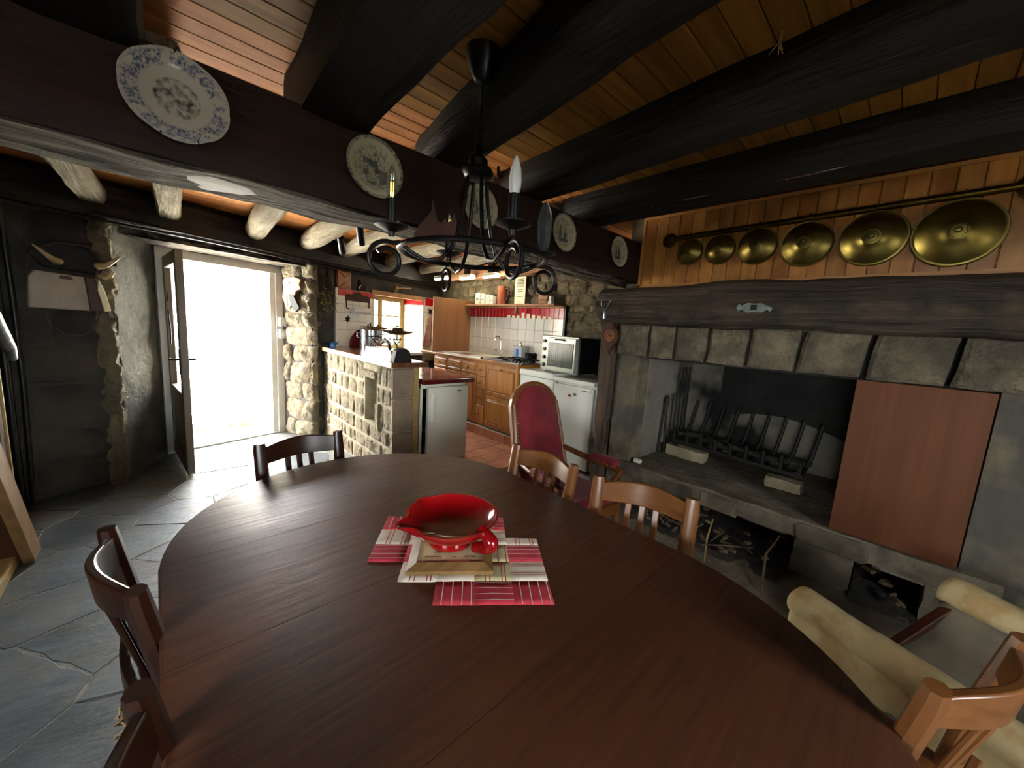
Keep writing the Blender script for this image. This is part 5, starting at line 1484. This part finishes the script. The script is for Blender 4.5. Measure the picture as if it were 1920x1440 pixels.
# ------------------------------------------------------------------ horn rack and bag on the dark wall
hr = thing('horn_coat_rack', 'black wall rack with two curved animal horns', 'coat rack', WF(-.2, -.03, 1.8))
MB().prism([(-.33, 1.74), (-.05, 1.72), (.0, 1.80), (-.06, 1.90), (-.20, 1.94), (-.34, 1.92), (-.40, 1.84)], .0, .05, WFACE @ Matrix.Translation((-.02, 0, 0))).build('board', 'black_fabric', hr, bevel=.02)
def horn(u0, s_):
    pts = [WF(u0, -.04, 1.79), WF(u0 - s_ * .01, -.09, 1.785), WF(u0 + s_ * .03, -.12, 1.80), WF(u0 + s_ * .075, -.125, 1.845), WF(u0 + s_ * .11, -.12, 1.88)]
    return MB().tube(pts, [.026, .025, .020, .013, .004], 12)
horn(-.29, -1).build('horn', 'horn', hr, smooth=True)
horn(-.07, 1).build('horn', 'horn', hr, smooth=True)
bg_ = thing('leather_satchel', 'pale leather satchel with dark gusset hanging under the horns', 'bag', WF(-.28, -.1, 1.43))
MB().prism([(-.445, 1.445), (-.12, 1.44), (-.145, 1.69), (-.40, 1.71), (-.43, 1.66)], .03, .10, WFACE).build('body', 'leather_cream', bg_, bevel=.012)
MB().prism([(-.15, 1.44), (-.08, 1.43), (-.11, 1.69), (-.165, 1.69)], .02, .125, WFACE).build('gusset', 'leather_dark', bg_, bevel=.008)
MB().prism([(-.075, 1.44), (-.04, 1.45), (-.065, 1.60), (-.095, 1.69), (-.105, 1.60)], .05, .13, WFACE).build('side_flap', 'paper', bg_, bevel=.005)
MB().prism([(-.05, 1.40), (-.02, 1.395), (-.04, 1.47), (-.055, 1.47)], .08, .11, WFACE).build('metal_tip', 'steel', bg_)
MB().prism([(-.29, 1.665), (-.22, 1.66), (-.23, 1.685), (-.28, 1.69)], .10, .108, WFACE).build('clasp', 'leather_dark', bg_)
MB().tube([WF(-.43, -.06, 1.62), WF(-.45, -.05, 1.74), WF(-.38, -.05, 1.86), WF(-.26, -.06, 1.925), WF(-.12, -.06, 1.92), WF(-.06, -.06, 1.83), WF(-.10, -.07, 1.70)], .009, 8, flat=.4).build('strap', 'leather_dark', bg_, smooth=True)
MB().tube([WF(-.37, -.06, 1.44), WF(-.35, -.06, 1.32), WF(-.27, -.06, 1.25), WF(-.18, -.06, 1.26), WF(-.11, -.06, 1.33), WF(-.09, -.07, 1.44)], .005, 6).build('lower_strap', 'leather_dark', bg_, smooth=True)
hk3 = thing('wall_hook', 'small horn tipped hook on the dark wall beside the door', 'hook', WF(-.04, -.05, 1.86))
MB().tube([WF(-.06, -.02, 1.72), WF(-.05, -.08, 1.70), WF(-.02, -.10, 1.72), WF(.0, -.09, 1.75)], [.016, .016, .014, .010], 8).build('curl', 'horn', hk3, smooth=True)
MB().box(-.03, .03, -.06, -.02, 1.80, 1.83, WM).build('bracket', 'iron', hk3)
o = MB().tube([WF(-.52, -.05, 0.0), WF(-.50, -.05, .9), WF(-.50, -.05, 1.5), WF(-.51, -.05, 2.14)], .016, 10).build('stove_pipe', 'black_metal', smooth=True); tag(o, 'thin black upright pipe on the dark wall left of the satchel', 'pipe')
o = MB().tube([WF(-.57, -.05, 0.0), WF(-.56, -.05, 2.14)], .022, 10).build('stove_pipe', 'black_plastic', smooth=True); tag(o, 'thicker black upright pipe beside the thin one', 'pipe')
# ------------------------------------------------------------------ staircase at the left
st_ = thing('staircase', 'steep wooden staircase at the left edge with closed dark underside', 'staircase', (-.9, 3.3, 0))
YZ = lambda x: frame((x, 0, 0), (0, 1, 0), (0, 0, 1), (1, 0, 0))
k_ = .63
MB().prism([(3.30, 0), (3.475, 0), (3.475 - k_ * 2.3, 2.3), (3.30 - k_ * 2.3, 2.3)], -.045, 0, YZ(-.575)).build('stringer', 'stair_wood', st_, bevel=.004)
MB().prism([(3.30, 0), (3.475, 0), (3.475 - k_ * 2.3, 2.3), (3.30 - k_ * 2.3, 2.3)], -.045, 0, YZ(-1.30)).build('stringer', 'stair_wood', st_, bevel=.004)
MB().prism([(3.31, .02), (3.325, .02), (3.325 - k_ * 2.28, 2.3), (3.31 - k_ * 2.28, 2.3)], -.66, 0, YZ(-.625)).build('underside_board', 'stair_dark', st_)
for k in range(10):
    z = .2 + k * .21
    y = 3.39 - k_ * z
    MB().box(-1.29, -.622, y - .055, y + .11, z - .015, z + .015).build('tread', 'stair_wood', st_)
MB().box(-.70, -.635, 2.2, 3.36, 0, .07).build('base_board', 'pine_pale', st_, bevel=.01)
for y, z1 in ((3.22, 1.40), (3.05, 1.6), (2.85, 1.8)):
    MB().box(-.63, -.612, y - .05, y + .05, 3.36 * 0 + (3.36 - y) / k_ + .12, z1).build('baluster', 'stair_dark', st_, bevel=.004)
    MB().box(-.612, -.604, y + .032, y + .05, (3.36 - y) / k_ + .12, z1).build('pale_edge', 'pine_pale', st_)
hr_ = [(-.60, 3.52, 1.16), (-.60, 3.46, 1.23), (-.60, 3.2, 1.44), (-.60, 2.6, 1.95), (-.60, 2.3, 2.2)]
MB().tube(hr_, [.018, .028, .030, .030, .030], 10, flat=1.2).build('handrail', 'rail_worn', st_, smooth=True)

# ------------------------------------------------------------------ red armchair
ac = thing('red_armchair', 'high-backed wooden armchair upholstered in red velvet', 'armchair', (2.0, 1.55, 0), R(176), world=False)
def outline(w0, w1, h_, n_=14):
    """tall back outline: straight sides, rounded top"""
    pts = [(-w0, 0), (w0, 0)]
    for i in range(n_ + 1):
        a = PI * i / n_
        pts.append((w1 * math.cos(a), h_ - w1 * .9 + w1 * .9 * math.sin(a)))
    return pts
tilt = R(15)
BMx = frame((0, -.16, .40), (1, 0, 0), (0, -math.sin(tilt), math.cos(tilt)), (0, math.cos(tilt), math.sin(tilt)))
MB().prism(outline(.25, .235, .76), -.035, .012, BMx).build('back_frame', 'armchair_wood', ac, bevel=.010)
pad = outline(.20, .187, .70)
MB().prism([(p[0], p[1] + .03) for p in pad], .0, .055, BMx, .05).build('back_cushion', 'velvet', ac, smooth=True, bevel=.012)
nl = MB()
pp_ = [(p[0] * 1.04, p[1] * 1.005 + .03) for p in pad]
for i in range(len(pp_)):
    a, b = pp_[i], pp_[(i + 1) % len(pp_)]
    d = math.hypot(a[0] - b[0], a[1] - b[1]); c = max(1, int(d / .02))
    for q_ in range(c):
        t = q_ / c
        nl.ball(BMx @ Vector((a[0] + (b[0] - a[0]) * t, a[1] + (b[1] - a[1]) * t, .016)), .006, n=6, m=4)
nl.build('brass_nails', 'brass_nail', ac, smooth=True)
MB().prism([(-.26, -.20), (.26, -.20), (.30, .30), (-.30, .30)], .30, .385).build('seat_frame', 'armchair_wood', ac, bevel=.008)
MB().prism([(-.25, -.18), (.25, -.18), (.29, .29), (-.29, .29)], .385, .46, None, .04).build('seat_cushion', 'velvet', ac, smooth=True, bevel=.015)
nl = MB()
for k in range(29):
    nl.ball((-.29 + .0207 * k, .302, .378), .006, n=6, m=4)
for k in range(24):
    for s_ in (-1, 1): nl.ball((s_ * (.262 + .0016 * k), -.19 + .0207 * k, .378), .006, n=6, m=4)
nl.build('seat_nails', 'brass_nail', ac, smooth=True)
for s_ in (-1, 1):
    MB().tube([(s_ * .235, -.21, .64), (s_ * .27, -.10, .615), (s_ * .29, .05, .595), (s_ * .30, .20, .60), (s_ * .30, .27, .585), (s_ * .295, .255, .55), (s_ * .285, .20, .47), (s_ * .285, .22, .40)], [.018, .019, .02, .022, .022, .02, .02, .024], 10, flat=1.1).build('arm', 'armchair_wood', ac, smooth=True)
    MB().prism([(s_ * .29 - .035, .02), (s_ * .29 + .035, .02), (s_ * .30 + .038, .24), (s_ * .30 - .038, .24)], .605, .66, None, .03).build('arm_pad', 'velvet', ac, smooth=True, bevel=.012)
    nl = MB()
    for k in range(12): nl.ball((s_ * .29 + .037, .02 + .019 * k, .616), .005, n=6, m=4); nl.ball((s_ * .29 - .037, .02 + .019 * k, .616), .005, n=6, m=4)
    nl.build('arm_nails', 'brass_nail', ac, smooth=True)
    MB().tube([(s_ * .285, .27, .32), (s_ * .29, .285, .18), (s_ * .28, .28, .06), (s_ * .285, .30, 0)], [.03, .026, .018, .022], 10).build('leg', 'armchair_wood', ac, smooth=True)
    MB().tube([(s_ * .24, -.18, .36), (s_ * .24, -.20, .18), (s_ * .24, -.27, 0)], [.026, .024, .02], 10).build('leg', 'armchair_wood', ac, smooth=True)
    MB().tube([(s_ * .235, -.16, .42), (s_ * .225, -.25, .75), (s_ * .21, -.31, .98)], [.022, .02, .018], 8).build('back_post', 'armchair_wood', ac, smooth=True)

# ------------------------------------------------------------------ hide sling stool by the hearth
hs_ = thing('hide_stool', 'low wooden stool with a cream animal hide slung over two rails', 'stool', (2.0, -.3, 0))
A1, A2 = Vector((1.86, .17, .49)), Vector((1.58, -.48, .47))
B1, B2 = Vector((2.38, -.24, .53)), Vector((2.10, -.88, .51))
def roll(P1, P2, sgn, drop):
    """hide rolled over one rail, hanging flap on the outer side"""
    def fn(a, b):
        p = P1.lerp(P2, a)
        e = (B1 - A1); e.z = 0; e.normalize()
        r = .056
        if b < .6:
            an = PI * (.5 - sgn * (-.75 + 1.5 * b / .6))
            c = p + e * (r * math.cos(an)) + Vector((0, 0, r * math.sin(an)))
        else:
            t = (b - .6) / .4
            an = PI * (.5 - sgn * .75)
            c = p + e * (r * math.cos(an) * (1 + .3 * t)) + Vector((0, 0, r * math.sin(an) - drop * t * (.75 + .35 * math.sin(a * 9))))
        return c + Vector(noise.noise_vector(c * 9)) * .010
    return fn
fnA, fnB = roll(A1, A2, -1, .26), roll(B1, B2, 1, .12)
MB().grid(fnA, 30, 30).build('hide_roll', 'hide', hs_, smooth=True, solid=.008)
MB().grid(fnB, 30, 30).build('hide_roll', 'hide', hs_, smooth=True, solid=.008)
def seat_fn(a, b):
    p, q_ = A1.lerp(A2, .04 + .92 * a), B1.lerp(B2, .04 + .92 * a)
    c = p.lerp(q_, .06 + .88 * b) + Vector((0, 0, -.01 - .20 * math.sin(PI * b) ** .8))
    return c + Vector(noise.noise_vector(c * 7)) * .008
MB().grid(seat_fn, 20, 24).build('sling_seat', 'seat_sling', hs_, smooth=True, solid=.006)
hh = MB()
for k in range(700):
    a = rr_.random(); fn = fnA if rr_.random() < .5 else fnB
    c = fn(a, .02)
    hh.tube([c, c + Vector((rr_.uniform(-.01, .01), rr_.uniform(-.01, .01), -rr_.uniform(.01, .04)))], .0016, 3, cap=False)
o = hh.build('hair_fringe', 'hide_hair', hs_); o['kind'] = 'stuff'
for a, b in ((A1, A2), (B1, B2)): MB().tube([a, b], .036, 10).build('rail', 'chair_dark', hs_, smooth=True)
for f in (.06, .94):
    p, q_ = A1.lerp(A2, f), B1.lerp(B2, f)
    MB().bar(p - Vector((0, 0, .03)), Vector((q_.x, q_.y, 0)), .035, .05).build('cross_leg', 'chair_dark', hs_, bevel=.005)
    MB().bar(q_ - Vector((0, 0, .03)), Vector((p.x, p.y, 0)), .035, .05).build('cross_leg', 'chair_dark', hs_, bevel=.005)

# ------------------------------------------------------------------ fireplace fittings
o = MB().box(2.862, 2.878, -.298, .200, .452, 1.345).build('fire_screen_board', 'screen_wood', bevel=.003); tag(o, 'upright brown wooden board closing the right part of the fireplace', 'board')
gr_ = thing('fire_grate', 'wrought iron fire grate with a row of upright bars', 'grate', (3.55, .95, .5))
MB().bar((3.50, 1.45, .575), (3.47, .43, .545), .03, .028).build('front_rail', 'iron', gr_)
MB().bar((3.80, 1.45, .60), (3.78, .43, .58), .03, .028).build('rear_rail', 'iron', gr_)
for k in range(9):
    f = k / 8
    p = Vector((3.50, 1.43, .575)).lerp(Vector((3.47, .46, .545)), f)
    h_ = .13 if k in (0, 5, 6, 7) else .11
    b = MB().tube([p + Vector((-.01, 0, h_)), p + Vector((0, 0, .0)), p + Vector((.10, 0, -.01)), p + Vector((.24, 0, .01)), p + Vector((.31, -.02, .10)), p + Vector((.35, -.05, .36))], [.015, .017, .018, .017, .017, .014], 8)
    b.build('grate_bar', 'iron', gr_, smooth=True)
for y, z in ((1.40, .50), (.48, .49)):
    MB().bar((3.49, y, z - .05), (3.49, y, .57), .03, .03).build('foot', 'iron', gr_)
for k, (c, s_, lab) in enumerate((((3.50, 1.30, .485), (.12, .34, .09), 'left pale firebrick under the grate'), ((3.40, .53, .48), (.10, .22, .08), 'right pale firebrick under the grate'))):
    mb = MB(); rough_box(mb, c[0] - s_[0] / 2, c[0] + s_[0] / 2, c[1] - s_[1] / 2, c[1] + s_[1] / 2, .441, .441 + s_[2], 5, 8, 4, .012, 9)
    o = mb.build('firebrick', 'firebrick', smooth=True); tag(o, lab, 'brick')
for k in range(10):
    a = Vector((3.60 + rr_.uniform(-.06, .12), 1.35 - k * .085, .60 + rr_.uniform(0, .02)))
    d = Vector((rr_.uniform(-.08, .08), rr_.uniform(-.14, .14), rr_.uniform(-.005, .03)))
    mb = MB(); log_mesh(mb, a - d, a + d, rr_.uniform(.016, .026), 8, 4, .006, 0, k)
    o = mb.build('charred_stick', 'ash', smooth=True); tag(o, 'charred stick lying in the fire grate', 'stick', 'charred sticks in the grate')
tg = thing('fire_tongs', 'black iron fire tongs leaning at the left of the fireplace', 'tongs', (3.42, 1.50, .45))
for s_ in (-1, 1): MB().tube([(3.45, 1.515, .93), (3.44, 1.515 + s_ * .012, .80), (3.42, 1.505 + s_ * .028, .45)], [.014, .010, .009], 8).build('leg', 'iron', tg, smooth=True)
MB().ball((3.45, 1.515, .97), .018, n=10, m=8).tube([(3.45, 1.515, .90), (3.45, 1.515, .96)], .024, 10).build('head', 'iron', tg, smooth=True)
sk_ = [(3.62, .95, .62, 'forked iron meat fork', 1), (3.70, 1.22, .52, 'long thin iron skewer second from the tongs', 0), (3.78, 1.2, .55, 'long thin iron skewer third from the tongs', 0), (3.86, 1.2, .6, 'long thin iron poker with hooked end', 2), (3.94, 1.2, .58, 'iron skewer deepest in the fireplace', 0)]
for x, zt, zb, lab, kd in sk_:
    t = thing('fire_iron', lab + ' hanging on the fireplace side wall', 'fire iron', (x, 1.53, zb), 0, 'fire irons')
    MB().tube([(x, 1.53, zt), (x - .005, 1.525, zb)], .007, 6).build('shaft', 'iron', t, smooth=True)
    MB().tube([(x + .02 * math.cos(q_ * PI / 5), 1.53, zt + .02 + .02 * math.sin(q_ * PI / 5)) for q_ in range(10)], .004, 6, closed=True).build('eye', 'iron', t, smooth=True)
    if kd == 1:
        for d in (-.03, 0, .03): MB().tube([(x, 1.525, zb + .02), (x + d, 1.52, zb - .03), (x + d, 1.515, zb - .12)], .005, 6).build('tine', 'iron', t, smooth=True)
    if kd == 2: MB().tube([(x, 1.525, zb), (x - .03, 1.48, zb - .02), (x - .05, 1.45, zb + .03)], .007, 6).build('hook', 'iron', t, smooth=True)
bl = thing('round_bellows', 'dark wooden bellows with carved rings hanging on the timber post', 'bellows', (2.82, 1.79, 1.38))
BLm = frame((2.83, 1.79, 1.505), (0, -1, 0), (0, 0, 1), (-1, 0, 0))
MB().prism([(.016, -.13), (.035, -.09), (.07, -.05), (.082, 0), (.07, .045), (.035, .075), (.024, .10), (.022, .17), (.012, .20), (-.012, .20), (-.022, .17), (-.024, .10), (-.035, .075), (-.07, .045), (-.082, 0), (-.07, -.05), (-.035, -.09), (-.016, -.13)], -.02, .02, BLm).build('board', 'rust', bl, bevel=.005)
for r in (.018, .032, .046): MB().tube([BLm @ Vector((r * math.cos(q_ * PI / 12), r * math.sin(q_ * PI / 12), .021)) for q_ in range(24)], .003, 6, closed=True).build('carved_ring', 'copper_box', bl, smooth=True)
MB().tube([BLm @ Vector((0, -.12, 0)), BLm @ Vector((0, -.17, 0))], [.012, .006], 8).build('nozzle', 'iron', bl, smooth=True)
hk4 = thing('mantel_hook', 'forked steel hook at the left end of the mantel', 'hook', (2.70, 1.77, 1.68))
MB().tube([(2.70, 1.78, 1.75), (2.68, 1.77, 1.70), (2.69, 1.77, 1.64)], [.012, .012, .016], 8).build('stem', 'steel', hk4, smooth=True)
for d in (-.03, .03): MB().tube([(2.69, 1.775, 1.71), (2.68, 1.775 + d, 1.74), (2.68, 1.775 + d * 1.3, 1.78)], [.009, .008, .004], 8).build('prong', 'steel', hk4, smooth=True)
pk = thing('hanging_poker', 'thin iron poker hanging on the timber post', 'poker', (2.86, 1.74, .75))
MB().tube([(2.86, 1.715, 1.30), (2.86, 1.72, .82), (2.855, 1.75, .76), (2.86, 1.75, .55)], .006, 6).build('shaft', 'iron', pk, smooth=True)
MB().tube([(2.86, 1.715, 1.30), (2.85, 1.70, 1.34), (2.86, 1.72, 1.36)], .006, 6).build('hook', 'iron', pk, smooth=True)
mp_ = thing('iron_mount', 'grey-green scalloped iron plate on the front of the mantel', 'mount', (2.69, .715, 1.725))
Mm = frame((2.697, .715, 1.728), (0, -1, 0), (0, 0, 1), (-1, 0, 0))
MB().prism([(-.10, 0), (-.085, .025), (-.07, .012), (-.04, .03), (0, .024), (.04, .03), (.07, .012), (.085, .025), (.10, 0), (.085, -.025), (.07, -.012), (.04, -.03), (0, -.024), (-.04, -.03), (-.07, -.012), (-.085, -.025)], -.02, .006, Mm).build('plate', 'verdigris', mp_, bevel=.002)
MB().box(-.016, .016, -.016, .016, .005, .022, Mm).build('square_bolt', 'iron', mp_, bevel=.003)
wb_ = thing('match_box', 'small white matchbox on the hearth corner', 'matchbox', (2.96, 1.50, .44))
MB().box(2.94, 2.975, 1.46, 1.515, .443, .475).build('sleeve', 'white_paint', wb_, bevel=.002)
MB().box(2.945, 2.97, 1.455, 1.52, .448, .470).build('tray', 'paper', wb_)
# kindling in the two niches
lm = MB(); lm.grid(lambda a, b: (2.62 + .8 * a, 1.38 - 1.02 * b, .10 + .10 * a * (1 - .4 * b) + .02 * fbm((a * 8, b * 8, 0), 1.0)), 20, 30)
lm.grid(lambda a, b: (2.80 + .62 * a, .06 - .27 * b, .10 + .12 * a + .02 * fbm((a * 8, b * 8, 4), 1.0)), 12, 10)
o = lm.build('wood_litter', 'ash', smooth=True); tag(o, 'dark bark litter spread in the wood niches', 'litter', kind='stuff')
cr_ = random.Random(12)
for k in range(52):
    second = k >= 42
    x, y = (cr_.uniform(2.66, 3.1), cr_.uniform(.42, 1.36)) if not second else (cr_.uniform(2.86, 3.1), cr_.uniform(-.18, .04))
    z = .125 + .12 * (x - 2.62) / .8 + .01
    a = cr_.uniform(0, PI); l_ = cr_.uniform(.018, .042); w_ = cr_.uniform(.008, .016)
    Mx = Matrix.Translation((x, y, z)) @ Matrix.Rotation(a, 4, 'Z') @ Matrix.Rotation(cr_.uniform(-.5, .5), 4, 'X')
    o = MB().prism([(-l_, -w_ * .6), (-l_ * .3, -w_), (l_ * .8, -w_ * .5), (l_, .004), (l_ * .4, w_), (-l_ * .8, w_ * .7)], -.008, .012, Mx, .008).build('wood_chip', 'wood_chip')
    tag(o, 'pale split wood chip in the right-hand niche' if second else 'pale split wood chip in the left-hand niche', 'wood chip', 'wood chips in the right niche' if second else 'wood chips in the left niche')
for k in range(16):
    x, y = cr_.uniform(2.68, 2.95), cr_.uniform(.45, 1.3)
    z = .15 + .12 * (x - 2.62) / .8
    a = cr_.uniform(0, PI); l_ = cr_.uniform(.08, .2)
    d = Vector((math.cos(a) * l_, math.sin(a) * l_, cr_.uniform(-.02, .04)))
    c = Vector((x, y, z))
    o = MB().tube([c - d, c + Vector((cr_.uniform(-.01, .01), cr_.uniform(-.01, .01), .01)), c + d], [.007, .006, .003], 6).build('twig', 'twig', smooth=True)
    tag(o, 'thin dark twig among the chips in the left-hand niche', 'twig', 'twigs in the left niche')
o = MB().tube([(2.80, .80, .27), (2.66, .78, .18), (2.47, .72, .12)], [.004, .006, .004], 6).build('twig', 'pine_pale', smooth=True); tag(o, 'pale curved twig hanging over the stone step', 'twig')
o = MB().tube([(2.86, .42, .30), (2.70, .45, .22), (2.44, .40, .112)], [.004, .007, .006], 6).build('twig', 'twig', smooth=True); tag(o, 'long dark twig leaning on the step beside the pier', 'twig')

sg = thing('dried_sprig', 'small dried straw sprig hanging from the ceiling boards', 'sprig', (1.45, .45, 2.40))
for q_ in range(7): MB().tube([(1.45, .42, 2.458), (1.452, .425, 2.43), (1.45 + cr_.uniform(-.02, .02), .43 + cr_.uniform(-.02, .02), 2.40)], [.002, .0025, .0015], 5).build('stalk', 'pine_pale', sg)
hk5 = thing('beam_hook', 'small black hook with thread under the round ceiling log', 'hook', (1.30, 1.55, 2.2))
MB().tube([(1.29, 1.55, 2.30), (1.29, 1.55, 2.26), (1.30, 1.54, 2.245), (1.31, 1.55, 2.255)], .007, 6).build('hook', 'iron', hk5, smooth=True)
MB().tube([(1.30, 1.545, 2.245), (1.30, 1.545, 2.13)], .0012, 4).build('thread', 'iron', hk5)

for ob in bpy.data.objects:
    if '_w' in ob: del ob['_w']
